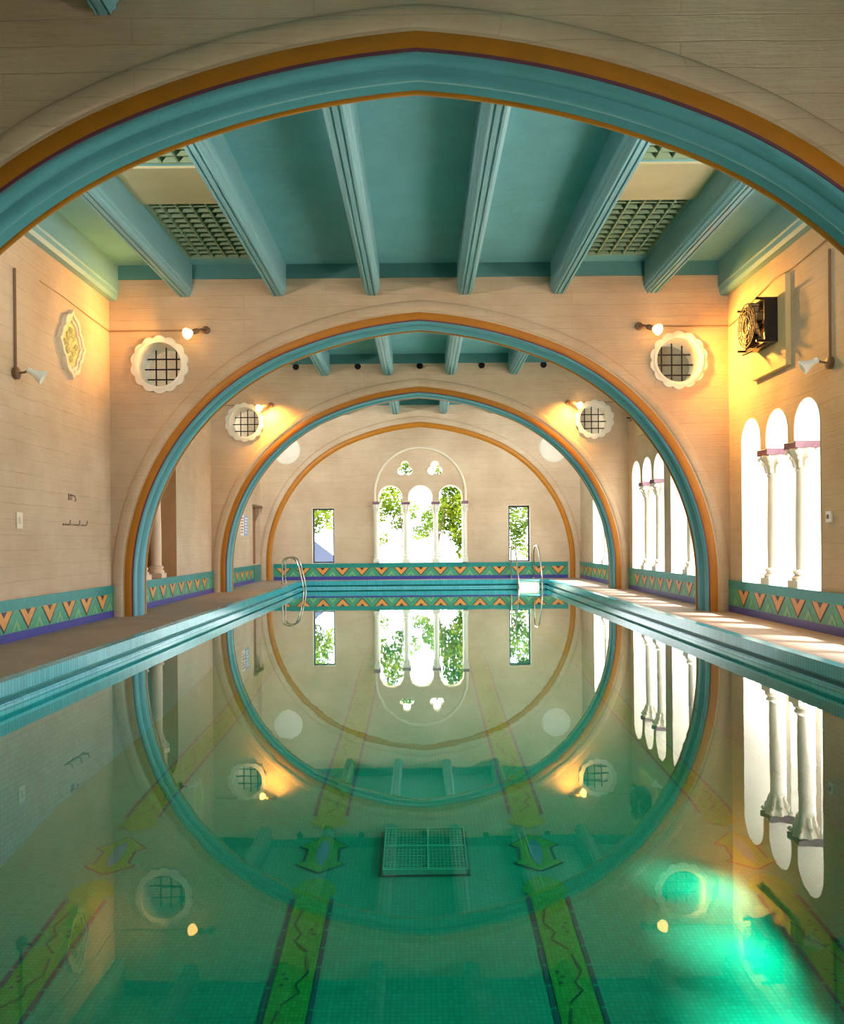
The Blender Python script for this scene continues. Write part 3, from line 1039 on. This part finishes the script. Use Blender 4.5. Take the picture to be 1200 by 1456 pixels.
for li, (x0, lab) in enumerate(((-2.62, 'outer left lime lane line on the pool floor, under the left wall reflection'), (-0.86, 'inner left lime lane line left of the floor grate'),
                                (0.96, 'inner right lime lane line right of the floor grate'), (2.74, 'outer right lime lane line in the sunlit turquoise water'))):
    r = root('lane_line', lab, 'lane line', (x0, 7, floor_z(7)), 'pool lane lines', 'thing')
    lm = [M['lane'], M['laneedge'], M['lanefig'], M['lanecore']]
    for (ya, yb, tip_near) in ((-2.8, 6.72, False), (7.5, 22.5, True)):
        b = MB()
        if tip_near:
            ws = [(ya, 0.0), (ya + 0.12, 0.185), (ya + 0.19, 0.14), (ya + 0.22, 0.128), (yb, 0.128)]
        else:
            ws = [(ya, 0.128), (yb - 0.28, 0.128), (yb - 0.2, 0.185), (yb - 0.1, 0.15), (yb, 0.06)]
        ribbon(b, x0, sym(ws), 0, 0.008)
        y = ya + (0.26 if tip_near else 0)
        while y < yb - (0 if tip_near else 0.3):
            for s in (-1, 1):
                ribbon(b, x0 + s * 0.152, sym([(y, 0.015), (min(y + 0.19, yb - 0.02), 0.015)]), 1, 0.008)
            y += 0.21
        strip_figs(b, x0, ya + 0.3, yb - 0.2)
        b.build('strip', lm, r, smooth=False, recalc=False)
    b = MB()
    ws = [(6.80, 0.0), (6.93, 0.2), (6.97, 0.135), (7.16, 0.125), (7.21, 0.2), (7.40, 0.0)]
    ribbon(b, x0, sym([(y, w + 0.022) for y, w in ws]), 1, 0.006)
    ribbon(b, x0, sym(ws), 0, 0.010)
    ribbon(b, x0, sym([(6.88, 0.0), (7.0, 0.05), (7.2, 0.055), (7.33, 0.0)]), 3, 0.014)
    b.build('star', lm, r, smooth=False, recalc=False)

# drain grate
gx0, gx1, gy0, gy1 = -0.335, 0.365, 6.74, 7.43
r = root('drain_grate', 'pale rectangular drain grate at the centre of the pool floor', 'grate', (0.04, 7.1, floor_z(7.1)))


def gbar(b, x0, x1, y0, y1, t0, t1):
    vs = []
    for x in (x0, x1):
        for y in (y0, y1):
            for t in (t0, t1):
                vs.append((x, y, floor_z(y) + t))
    b.add(vs, [(0, 1, 3, 2), (4, 6, 7, 5), (0, 4, 5, 1), (2, 3, 7, 6), (0, 2, 6, 4), (1, 5, 7, 3)])


b = MB()
for q in ((gx0, gx1, gy0, gy0 + 0.014), (gx0, gx1, gy1 - 0.014, gy1), (gx0, gx0 + 0.011, gy0, gy1), (gx1 - 0.011, gx1, gy0, gy1),
          (0.032, 0.044, gy0, gy1), (gx0, gx1, 7.105, 7.125)):
    gbar(b, q[0], q[1], q[2], q[3], 0.02, 0.06)
b.build('frame', M['grate'], r, smooth=False)
b = MB()
for k in range(1, 22):
    x = gx0 + (gx1 - gx0) * k / 22
    gbar(b, x - 0.0025, x + 0.0025, gy0, gy1, 0.035, 0.05)
for k in range(1, 15):
    y = gy0 + (gy1 - gy0) * k / 15
    gbar(b, gx0, gx1, y - 0.0035, y + 0.0035, 0.035, 0.052)
b.build('grid_bars', M['grate'], r, smooth=False)
b = MB()
gbar(b, gx0 - 0.035, gx1 + 0.02, gy0, gy1 + 0.02, 0.004, 0.012)  # dark sheet painted as the grate's shadow, wider on the left
b.build('grate_shadow', M['lanefig'], r, smooth=False)

# ------------------------------------------------------------------ ladders
def rail(pts, rad, parent, name='rail'):
    P = [Vector(p) for p in pts]
    out = []
    for i in range(len(P) - 1):
        p0, p1, p2, p3 = P[max(0, i - 1)], P[i], P[i + 1], P[min(len(P) - 1, i + 2)]
        for t in range(6):
            u = t / 6
            out.append(0.5 * ((2 * p1) + (p2 - p0) * u + (2 * p0 - 5 * p1 + 4 * p2 - p3) * u * u + (3 * p1 - p0 - 3 * p2 + p3) * u ** 3))
    out.append(P[-1])
    b = MB()
    b.tube(out, rad, 10)
    return b.build(name, M['chrome'], parent)


r = root('pool_ladder', 'curved steel grab-rail ladder at the far left of the pool', 'ladder', (-3.7, 23.4, DECK), 'pool ladders')
for y in (23.15, 23.65):
    rl = rail([(-3.86, y, DECK + 0.005), (-3.86, y, 0.6), (-3.85, y, 0.85), (-3.76, y, 0.945), (-3.58, y, 0.94), (-3.46, y, 0.82), (-3.36, y, 0.5), (-3.28, y, 0.1), (-3.26, y, -0.5)], 0.022, r)
    b = MB()
    b.lathe([(0.05, 0.002), (0.05, 0.012), (0.025, 0.03)], 14, origin=(-3.86, y, DECK))
    b.build('foot_flange', M['chrome'], rl)
for z in (-0.1, -0.35):
    b = MB()
    b.box(-3.32, -3.22, 23.15, 23.65, z - 0.015, z + 0.015)
    b.build('tread', M['chrome'], r, smooth=False)
r = root('pool_ladder', 'upright pale rails of the ladder at the far right pool corner', 'ladder', (3.15, 24.7, DECK), 'pool ladders')
for x in (2.80, 3.49):
    rl = rail([(x - 0.06, 25.15, DECK + 0.005), (x - 0.06, 25.15, 0.8), (x - 0.06, 25.1, 1.12), (x - 0.04, 24.9, 1.22), (x, 24.6, 1.12), (x + 0.02, 24.25, 0.6), (x + 0.03, 24.05, 0.1), (x + 0.03, 24.0, -0.45)], 0.024, r)
    b = MB()
    b.lathe([(0.05, 0.002), (0.05, 0.012), (0.025, 0.03)], 14, origin=(x - 0.06, 25.15, DECK))
    b.build('foot_flange', M['chrome'], rl)
for z in (-0.12, -0.36):
    b = MB()
    b.box(2.82, 3.52, 23.98, 24.06, z - 0.015, z + 0.015)
    b.build('tread', M['chrome'], r, smooth=False)
r = root('step_block', 'step block coloured pale as sunlit tile between the far right ladder rails', 'step', (3.15, 24.4, 0.1))
b = MB()
b.box(2.86, 3.44, 24.15, 24.544, -0.3, 0.2)
b.build('block', M['whitemetal'], r, smooth=False)  # white colour stands in for sunlight on the corner tile
b = MB()
b.box(2.84, 3.46, 24.12, 24.56, 0.2, DECK + 0.01)
b.build('tread_slab', M['copingtop'], r, smooth=False)

# ------------------------------------------------------------------ lamps
def floodlight(x, ywall, z, sx, label):
    """bare floodlamp on an arm from a junction box on an arch wall"""
    r = root('floodlight', label, 'lamp', (x, ywall, z), 'lit floodlights on the arch walls')
    bx = x - sx * 0.22
    b = MB()
    b.lathe([(0.055, 0.0), (0.06, 0.01), (0.06, 0.045), (0.045, 0.055)], 18, origin=(bx, ywall - 0.001, z + 0.1), axis=(0, -1, 0))
    b.build('junction_box', M['brownbox'], r)
    b = MB()
    b.tube([(bx, ywall - 0.05, z + 0.1), (bx, ywall - 0.11, z + 0.1), (bx + sx * 0.06, ywall - 0.14, z + 0.085), (x - sx * 0.1, ywall - 0.19, z + 0.045)], 0.014, 10)
    b.build('arm', M['brownbox'], r)
    ax = Vector((sx * 0.75, -0.45, -0.35)).normalized()
    p = Vector((x, ywall - 0.24, z))
    b = MB()
    b.lathe([(0.03, -0.17), (0.04, -0.15), (0.042, -0.08), (0.036, -0.06)], 18, origin=p, axis=ax)
    b.build('socket', M['brownbox'], r)
    b = MB()
    b.lathe([(0.03, -0.062), (0.05, -0.04), (0.078, 0.0), (0.088, 0.03), (0.082, 0.055), (0.05, 0.078), (0.01, 0.085)], 14, origin=p, axis=ax)
    b.build('bulb', M['bulb'], r)
    # conduit along the wall
    b = MB()
    b.tube([(bx + sx * 0.04, ywall - 0.014, z + 0.1), (sx * (WH - 0.02), ywall - 0.014, z + 0.1)], 0.011, 8)
    b.build('conduit', M['galv'], r)
    return r


for (y, nm) in ((DB, 'middle arch'), (DC, 'third arch')):
    for sx in (-1, 1):
        floodlight(sx * (3.58 if sx < 0 and y == DB else 3.70), y, 4.64 if y == DB else 4.50, sx, 'glowing warm floodlamp beside the %s round window of the %s wall' % ('left' if sx < 0 else 'right', nm))


def flood_beam(loc, aim, watts):
    l = bpy.data.lights.new('floodlight_beam', 'SPOT')
    l.energy = watts
    l.color = (1.0, 0.47, 0.08)
    l.spot_size = math.radians(140)
    l.spot_blend = 1.0
    l.shadow_soft_size = 0.07
    o = bpy.data.objects.new('floodlight_beam', l)
    o.location = loc
    o.rotation_euler = (Vector(aim) - Vector(loc)).to_track_quat('-Z', 'Y').to_euler()
    COL.objects.link(o)


flood_beam((-3.68, DB - 0.32, 4.6), (-4.9, DB - 1.0, 4.75), 90)
flood_beam((3.80, DB - 0.32, 4.6), (4.9, DB - 0.9, 4.0), 270)
flood_beam((-3.62, DC - 0.34, 4.56), (-3.3, DC + 0.2, 3.4), 140)
flood_beam((3.62, DC - 0.34, 4.56), (3.4, DC + 0.2, 3.6), 110)


for (y, e, nm) in ((DA, 190, 'great arch'), (DB, 110, 'middle arch'), (DC, 280, 'third arch')):  # unseen fill lamps, added to brighten each bay
    for sx in (-1, 1):
        yy = y + TH + 0.3
        r = root('floodlight', 'added fill lamp on the unseen far side of the %s wall, %s side' % (nm, 'left' if sx < 0 else 'right'), 'lamp', (sx * 3.7, y + TH, 4.6), 'added fill lamps on the far faces of the arch walls')
        b = MB()
        b.lathe([(0.055, 0.0), (0.06, 0.01), (0.06, 0.045), (0.045, 0.055)], 18, origin=(sx * 3.7, y + TH + 0.002, 4.7), axis=(0, 1, 0))
        b.tube([(sx * 3.7, y + TH + 0.05, 4.7), (sx * 3.7, y + TH + 0.12, 4.68), (sx * 3.7, y + TH + 0.17, 4.64)], 0.014, 10)
        b.build('junction_box', M['brownbox'], r)
        b = MB()
        b.lathe([(0.03, -0.1), (0.04, -0.08), (0.05, -0.03), (0.085, 0.03), (0.09, 0.05), (0.08, 0.052), (0.03, 0.0), (0.01, -0.005)], 18, origin=(sx * 3.7, y + TH + 0.22, 4.62), axis=(0, 1, 0.2))
        b.build('lamp_head', M['whitemetal'], r)
        flood_beam((sx * 3.7, yy, 4.63), (sx * 1.5, y + 4, 6.4) if y < DC else (sx * 2.4, y + 6, 4.0), e)
        l = bpy.data.lights[-1] if False else COL.objects[-1].data
        l.color = (1.0, 0.90, 0.78) if y < DC else (1.0, 0.97, 0.92)
        l.spot_size = math.radians(165)


def wall_spot(sx, y, z, ztop, label):
    r = root('wall_spotlight', label, 'lamp', (sx * WH, y, z), 'white wall spotlights')
    xw = sx * WH
    b = MB()
    b.lathe([(0.07, 0.001), (0.075, 0.012), (0.075, 0.05), (0.05, 0.065)], 18, origin=(xw, y, z), axis=(-sx, 0, 0))
    b.build('junction_box', M['brownbox'], r)
    b = MB()
    b.tube([(xw - sx * 0.02, y, z + 0.05), (xw - sx * 0.018, y, ztop)], 0.016, 8)
    b.build('conduit', M['brownbox'], r)
    b = MB()
    b.tube([(xw - sx * 0.06, y, z), (xw - sx * 0.13, y, z + 0.01), (xw - sx * 0.17, y, z + 0.03)], 0.014, 8)
    b.build('arm', M['brownbox'], r)
    ax = Vector((-sx * 0.8, 0.25, -0.45)).normalized()
    p = Vector((xw - sx * 0.17, y, z + 0.04))
    b = MB()
    b.lathe([(0.025, -0.01), (0.034, 0.0), (0.036, 0.06), (0.05, 0.10), (0.085, 0.17), (0.092, 0.19), (0.08, 0.192), (0.03, 0.12), (0.01, 0.118)], 22, origin=p, axis=ax)
    b.build('lamp_head', M['whitemetal'], r)
    return r


wall_spot(-1, 10.04, 3.45, 4.72, 'white spotlight head on the near left wall under a long conduit')
wall_spot(1, 9.85, 3.45, 4.8, 'white spotlight head on the near right wall above the windows')
wall_spot(-1, 16.7, 3.5, 4.6, 'small white spotlight on the left wall glimpsed beside the second arch')
wall_spot(1, 16.4, 3.5, 4.6, 'small white spotlight on the right wall glimpsed beside the second arch')

# ------------------------------------------------------------------ fans on backboards
def fan(y, label, blabel):
    xw = WH
    b = MB()
    b.box(xw - 0.07, xw - 0.001, y - 0.57, y + 0.57, 3.66, 4.86)
    tag(b.build('mounting_board', M['board'], smooth=False), blabel, 'board', 'fan backboards')
    r = root('caged_fan', label, 'fan', (xw - 0.07, y, 4.33), 'wall fans')
    x0, x1 = xw - 0.37, xw - 0.072
    z0, z1, y0, y1 = 4.02, 4.62, y - 0.34, y + 0.34
    b = MB()
    t = 0.03
    for (a, c, d, e) in ((y0, y0 + t, z0, z1), (y1 - t, y1, z0, z1), (y0 + t, y1 - t, z0, z0 + t), (y0 + t, y1 - t, z1 - t, z1)):
        b.box(x0 + 0.12, x1, a, c, d, e)
    for (a, d) in ((y0 + 0.015, z0 + 0.015), (y1 - 0.015, z0 + 0.015), (y0 + 0.015, z1 - 0.015), (y1 - 0.015, z1 - 0.015)):
        b.box(x0 + 0.01, x0 + 0.12, a - 0.015, a + 0.015, d - 0.015, d + 0.015)
    b.build('housing', M['black'], r, smooth=False)
    b = MB()
    c = Vector((x0 + 0.01, y, (z0 + z1) / 2))
    for rr in (0.12, 0.19, 0.25, 0.30):
        b.tube([c + Vector((0, rr * math.cos(2 * PI * i / 28), rr * math.sin(2 * PI * i / 28))) for i in range(29)], 0.007, 6, caps=False)
    for i in range(8):
        a = PI * i / 8
        d = Vector((0, math.cos(a), math.sin(a))) * 0.305
        b.tube([c - d, c + d], 0.006, 6)
    for i in range(16):
        a = 2 * PI * i / 16
        d = Vector((0, math.cos(a), math.sin(a))) * 0.30
        b.tube([c + d, c + d + Vector((0.12, 0, 0))], 0.006, 6)
    b.build('guard', M['iron'], r)
    b = MB()
    b.lathe([(0.06, -0.03), (0.075, 0.0), (0.078, 0.14), (0.05, 0.18)], 20, origin=c + Vector((0.07, 0, 0)), axis=(1, 0, 0))
    b.build('motor', M['chrome'], r)
    b = MB()
    for i in range(4):
        a = 2 * PI * i / 4 + 0.4
        d = Vector((0, math.cos(a), math.sin(a)))
        n = Vector((0, -math.sin(a), math.cos(a)))
        b.obox(c + Vector((0.06, 0, 0)) + d * 0.18, d * 0.12, (n * 0.085 + Vector((0.04, 0, 0))), Vector((0.004, 0, 0)) - n * 0.002)
    b.build('blades', M['galv'], r, smooth=False)
    b = MB()
    b.tube([(x1 - 0.02, y - 0.25, z0 + 0.05), (x0 + 0.05, y - 0.25, z0 - 0.06), (x0 + 0.05, y + 0.25, z0 - 0.06), (x1 - 0.02, y + 0.25, z0 + 0.05)], 0.014, 8)
    b.build('bracket', M['black'], r)


fan(11.5, 'black caged fan high on the near right wall', 'tall pale backboard behind the near black fan')
fan(17.85, 'black caged fan on the right wall half hidden by the second arch', 'backboard behind the half-hidden fan')


# ------------------------------------------------------------------ plaster medallions
def medallion(y, z, label):
    r = root('wall_medallion', label, 'medallion', (-WH, y, z), 'plaster medallions')
    xw = -WH

    def shape(s):
        q = [(0, .49), (.03, .44), (.075, .41), (.14, .395), (.19, .365), (.225, .32), (.24, .265), (.25, .215), (.30, .19), (.335, .15), (.35, .10), (.375, .055), (.43, .0)]
        quad = q + [(u, -v) for u, v in reversed(q[:-1])]
        full = quad + [(-u, v) for u, v in reversed(quad[1:-1])]
        return [(y + s * u, z + s * v) for u, v in full]
    o1, o2, o3 = shape(1.0), shape(0.86), shape(0.74)
    b = MB()
    b.prism(o1, [o2], 'yz', xw + 0.001, xw + 0.07)
    b.prism(o2, [o3], 'yz', xw + 0.001, xw + 0.045)
    b.build('scalloped_frame', M['offwhite'], r, angle=40)
    b = MB()
    b.prism(o3, [], 'yz', xw + 0.001, xw + 0.02)
    for (dy, dz, rr) in ((0, 0, 0.10), (-0.08, 0.11, 0.06), (0.08, 0.11, 0.06), (-0.09, -0.09, 0.06), (0.09, -0.09, 0.06), (0, 0.2, 0.05), (0, -0.2, 0.05), (0.18, 0, 0.05), (-0.18, 0, 0.05)):
        b.lathe([(rr, 0.0), (rr * 0.95, 0.015), (rr * 0.6, 0.03), (rr * 0.55, 0.02), (rr * 0.3, 0.04), (0.004, 0.045)], 16, origin=(xw + 0.02, y + dy, z + dz), axis=(1, 0, 0))
    b.build('relief', M['yellowrelief'], r, angle=40)
    return r


medallion(11.62, 4.17, 'pale pointed plaster medallion high on the near left wall')
medallion(17.95, 4.15, 'plaster medallion on the left wall glimpsed inside the second arch')

# ------------------------------------------------------------------ small wall fittings
b = MB()
b.box(-WH + 0.001, -WH + 0.012, 11.55, 11.66, 1.99, 2.08)
b.tube([(-WH + 0.01, 11.6, 2.06), (-WH + 0.07, 11.6, 2.05), (-WH + 0.09, 11.6, 2.0), (-WH + 0.07, 11.6, 1.97)], 0.009, 8)
tag(b.build('wall_hook', M['galv']), 'single small hook on the left wall above the hook rail', 'hook')
r = root('hook_rail', 'thin metal hook rail on the left wall', 'hook rail', (-WH, 11.7, 1.66))
b = MB()
b.box(-WH + 0.001, -WH + 0.02, 11.36, 12.02, 1.635, 1.66)
b.build('rail', M['galv'], r, smooth=False)
for y in (11.4, 11.72, 11.98):
    b = MB()
    b.tube([(-WH + 0.018, y, 1.65), (-WH + 0.07, y, 1.64), (-WH + 0.09, y, 1.67), (-WH + 0.09, y, 1.71)], 0.008, 8)
    b.build('hook', M['galv'], r)
r = root('switch_plate', 'small plaster-coloured switch plate on the left wall', 'switch', (-WH, 10.12, 1.66))
b = MB()
b.box(-WH + 0.001, -WH + 0.015, 10.05, 10.2, 1.57, 1.77)
b.build('plate', M['offwhite'], r, smooth=False)
b = MB()
b.box(-WH + 0.015, -WH + 0.03, 10.1, 10.14, 1.63, 1.71)
b.build('toggle', M['offwhite'], r, smooth=False)
r = root('switch_plate', 'small white switch plate right of the nearest window', 'switch', (WH, 9.92, 1.62))
b = MB()
b.box(WH - 0.03, WH - 0.001, 9.86, 9.97, 1.56, 1.69)
b.build('plate', M['whitemetal'], r, smooth=False)
b = MB()
b.box(WH - 0.045, WH - 0.03, 9.9, 9.93, 1.6, 1.65)
b.build('toggle', M['galv'], r, smooth=False)

# cables
b = MB()
b.tube([(-WH + 0.01, 10.72, 4.78), (-WH + 0.012, 11.45, 4.78), (-WH + 0.012, 12.3, 4.75), (-WH + 0.012, 13.13, 4.73)], 0.008, 6)
tag(b.build('wall_cable', M['galv']), 'thin cable running above the left medallion to the corner', 'cable')
b = MB()
b.tube([(WH - 0.012, 13.1, 4.72), (WH - 0.03, 12.4, 4.75), (WH - 0.09, 12.05, 4.78), (WH - 0.09, 11.2, 4.88), (WH - 0.02, 10.8, 4.9), (WH - 0.012, 8.5, 5.0)], 0.009, 6)
tag(b.build('wall_cable', M['galv']), 'thin cable running above the fan on the right wall', 'cable')

# pipe holes in the third arch wall
for i in range(5):
    x = -2.89 + i * 1.452
    b = MB()
    z = 5.49
    b.lathe([(0.065, 0.0), (0.075, 0.012), (0.075, 0.02), (0.055, 0.022), (0.05, 0.004)], 18, origin=(x, DC - 0.001, z), axis=(0, -1, 0))
    tag(b.build('vent_hole', M['hole']), 'black pipe hole under the beams of the third arch wall, %s of five' % ['leftmost', 'second from left', 'middle one', 'second from right', 'rightmost'][i], 'pipe hole', 'row of pipe holes')

# notices on the far left wall
for (y0, y1, ink, lab) in ((22.55, 23.0, 'redink', 'white notice with red lettering on the far left wall'), (23.05, 23.5, 'blueink', 'blue-grey notice beside the red one on the far left wall')):
    r = root('notice_sign', lab, 'notice', (-WH, (y0 + y1) / 2, 1.8), 'wall notices')
    b = MB()
    b.box(-WH + 0.001, -WH + 0.012, y0, y1, 1.58, 2.14)
    b.build('sheet', M['paper'] if ink == 'redink' else M['blueink'], r, smooth=False)
    b = MB()
    for k in range(6):
        z = 2.06 - k * 0.08
        b.box(-WH + 0.012, -WH + 0.015, y0 + 0.05, y1 - 0.05 - 0.04 * (k % 3), z - 0.018, z + 0.018)
    b.build('text_lines', M[ink] if ink == 'redink' else M['paper'], r, smooth=False)

# ------------------------------------------------------------------ outside
b = MB()
b.prism(rect(-60, 60, -40, 90), [rect(-WH - 0.5, WH + 0.5, YB - 0.4, DD + 0.4)], 'xy', -0.4, 0.0)
struct(b.build('ground', M['ground'], smooth=False), 'pale sunlit paving outside the windows', 'ground')


b = MB()
b.prism([(WH + 0.5, 3.62), (WH + 1.7, 3.5), (WH + 1.7, 3.58), (WH + 0.5, 3.74)], [], 'xz', 6.3, 19.4)  # slab added out of view to keep high sun off the pool
struct(b.build('ceiling_sunblocker', M['white'], smooth=False), 'white eaves added out of view to shade the pool, above the right-hand windows', 'sunblocker')


def tree(x, y, h, blobs, mat, label, n=2200, leaf=0.11):
    n = int(n * 1.7)
    r = root('garden_tree', label, 'tree', (x, y, 0), 'trees in the garden', 'thing')
    b = MB()
    top = Vector((x + 0.1, y, h * 0.8))
    b.tube([(x, y, 0), (x + 0.05, y, h * 0.3), (x - 0.05, y, h * 0.55), top], [0.07, 0.055, 0.04, 0.015], 8)
    for (bx, by, bz, rx, rz) in blobs:
        b.tube([(x, y, max(0.4, bz - 1.0) * 0.6), (x + bx * 0.5, y + by * 0.5, bz - rz * 0.4), (x + bx, y + by, bz)], [0.025, 0.018, 0.008], 6)
    b.build('trunk', M['bark'], r)
    b = MB()
    tot = sum(q[3] ** 2 * q[4] for q in blobs)
    for (bx, by, bz, rx, rz) in blobs:
        for _ in range(int(n * rx * rx * rz / tot)):
            while True:
                p = Vector((random.uniform(-1, 1), random.uniform(-1, 1), random.uniform(-1, 1)))
                if p.length <= 1 and p.length > 0.25:
                    break
            c = Vector((x + bx + p.x * rx, y + by + p.y * rx, bz + p.z * rz))
            d = Vector((random.gauss(0, 1), random.gauss(0, 1), random.gauss(0, 0.6))).normalized()
            w = d.cross(Vector((random.gauss(0, 1), random.gauss(0, 1), random.gauss(0, 1)))).normalized()
            nn = d.cross(w)
            s = leaf * random.uniform(0.6, 1.3)
            b.add([c - d * s, c + w * s * 0.42 + nn * s * 0.1, c + d * s, c - w * s * 0.42 + nn * s * 0.1], [(0, 1, 2), (0, 2, 3)])
    b.build('foliage', mat, r, smooth=False, recalc=False)


tree(-0.55, 29.5, 4.6, [(-0.45, 0, 3.05, 0.42, 0.75), (-0.3, 0.2, 2.2, 0.28, 0.45), (-0.85, 0.1, 2.5, 0.3, 0.6), (-0.9, 0.1, 1.5, 0.3, 0.3), (0.1, 0, 4.1, 0.5, 0.3)], M['leafA'], 'light green tree in the left light of the far window', 900, 0.085)
tree(0.6, 31.5, 3.6, [(-0.1, 0, 2.2, 0.5, 0.55), (0.1, 0.1, 2.7, 0.3, 0.4), (-0.6, 0.2, 1.7, 0.4, 0.3), (-0.9, 0.0, 2.6, 0.25, 0.4)], M['leafB'], 'dark sparse tree in the middle light of the far window', 700, 0.085)
tree(0.56, 29.0, 5.0, [(0.65, 0, 2.9, 0.5, 0.85), (0.75, 0.1, 1.9, 0.4, 0.7), (0.3, 0.2, 3.9, 0.35, 0.3), (0.95, 0, 1.1, 0.3, 0.4), (0.35, 0.3, 2.2, 0.3, 0.6)], M['leafA'], 'bright dense tree in the right light of the far window', 1500, 0.09)
tree(4.15, 29.5, 4.0, [(-0.6, 0, 2.3, 0.5, 0.8), (-0.75, 0.2, 1.5, 0.4, 0.5), (-0.4, 0.1, 1.0, 0.3, 0.3), (-0.4, 0, 3.1, 0.4, 0.3)], M['leafB'], 'leafy tree behind the right slit window', 900, 0.085)
tree(-4.3, 31.0, 4.0, [(0.5, 0, 2.7, 0.5, 0.6), (0.3, 0.2, 2.1, 0.4, 0.4), (0.9, 0.1, 2.2, 0.3, 0.4)], M['leafA'], 'pale green tree behind the left slit window', 600, 0.085)
b = MB()
b.prism([(-4.6, 0.0), (-2.2, 0.0), (-2.2, 0.15), (-4.6, 2.0)], [], 'xz', 30.0, 30.2)
tag(b.build('garden_stair_wall', M['bluestone'], smooth=False), 'sloping blue-grey stair wall outside the left slit window', 'garden wall', kind='thing')

# ------------------------------------------------------------------ light
w = bpy.data.worlds.new('sky')
S.world = w
w.use_nodes = True
nt = w.node_tree
nt.nodes.clear()
wo = nt.nodes.new('ShaderNodeOutputWorld')
bg = nt.nodes.new('ShaderNodeBackground')
sky = nt.nodes.new('ShaderNodeTexSky')
sky.sky_type = 'HOSEK_WILKIE'
sky.turbidity = 4.0
sky.ground_albedo = 0.5
SUN = Vector((-1.0, 0.5, -1.32)).normalized()
sky.sun_direction = (-SUN.x, -SUN.y, -SUN.z)
mxw = nt.nodes.new('ShaderNodeMix')
mxw.data_type = 'RGBA'
mxw.inputs[0].default_value = 0.6
L(nt, sky.outputs[0], mxw.inputs[6])
mxw.inputs[7].default_value = (0.95, 0.97, 1.0, 1)
L(nt, mxw.outputs[2], bg.inputs[0])
bg.inputs[1].default_value = 6.0
L(nt, bg.outputs[0], wo.inputs[0])

sl = bpy.data.lights.new('sun', 'SUN')
sl.energy = 11.0
sl.angle = math.radians(6.0)
sl.color = (1.0, 0.95, 0.86)
so = bpy.data.objects.new('sun', sl)
so.rotation_euler = SUN.to_track_quat('-Z', 'Y').to_euler()
so.location = (20, 0, 20)
COL.objects.link(so)


def portal(loc, rot, sx, sy):
    l = bpy.data.lights.new('daylight_portal', 'AREA')
    l.shape = 'RECTANGLE'
    l.size, l.size_y = sx, sy
    l.cycles.is_portal = True
    o = bpy.data.objects.new('daylight_portal', l)
    o.location = loc
    o.rotation_euler = rot
    COL.objects.link(o)


for (_, y) in RW:
    portal((WH + 0.52, y + 1.25, 1.93), (0, PI / 2, 0), 2.5, 2.55)
portal((0, DD + 0.42, 1.93), (-PI / 2, 0, 0), 2.7, 2.5)

# ------------------------------------------------------------------ camera and view
cam = bpy.data.cameras.new('camera')
cam.sensor_fit = 'HORIZONTAL'
cam.sensor_width = 36.0
cam.lens = F / 1200.0 * 36.0
cam.shift_x = 2.0 / 1200.0
cam.shift_y = 42.0 / 1200.0
cam.clip_start = 0.05
co = bpy.data.objects.new('camera', cam)
co.location = (0, 0, CAMZ)
co.rotation_mode = 'XYZ'
ROLL = math.radians(-0.5)
co.matrix_world = Matrix.Translation((0, 0, CAMZ)) @ Matrix.Rotation(PI / 2, 4, 'X') @ Matrix.Rotation(ROLL, 4, 'Z')
COL.objects.link(co)
S.camera = co

S.view_settings.view_transform = 'Standard'
S.view_settings.look = 'None'
S.view_settings.gamma = 1.0
S.view_settings.use_curve_mapping = False
S.view_settings.exposure = 1.12
S.cycles.use_denoising = True
S.cycles.max_bounces = 14
S.cycles.diffuse_bounces = 7
S.cycles.glossy_bounces = 6
S.cycles.transparent_max_bounces = 12
S.cycles.sample_clamp_indirect = 12.0
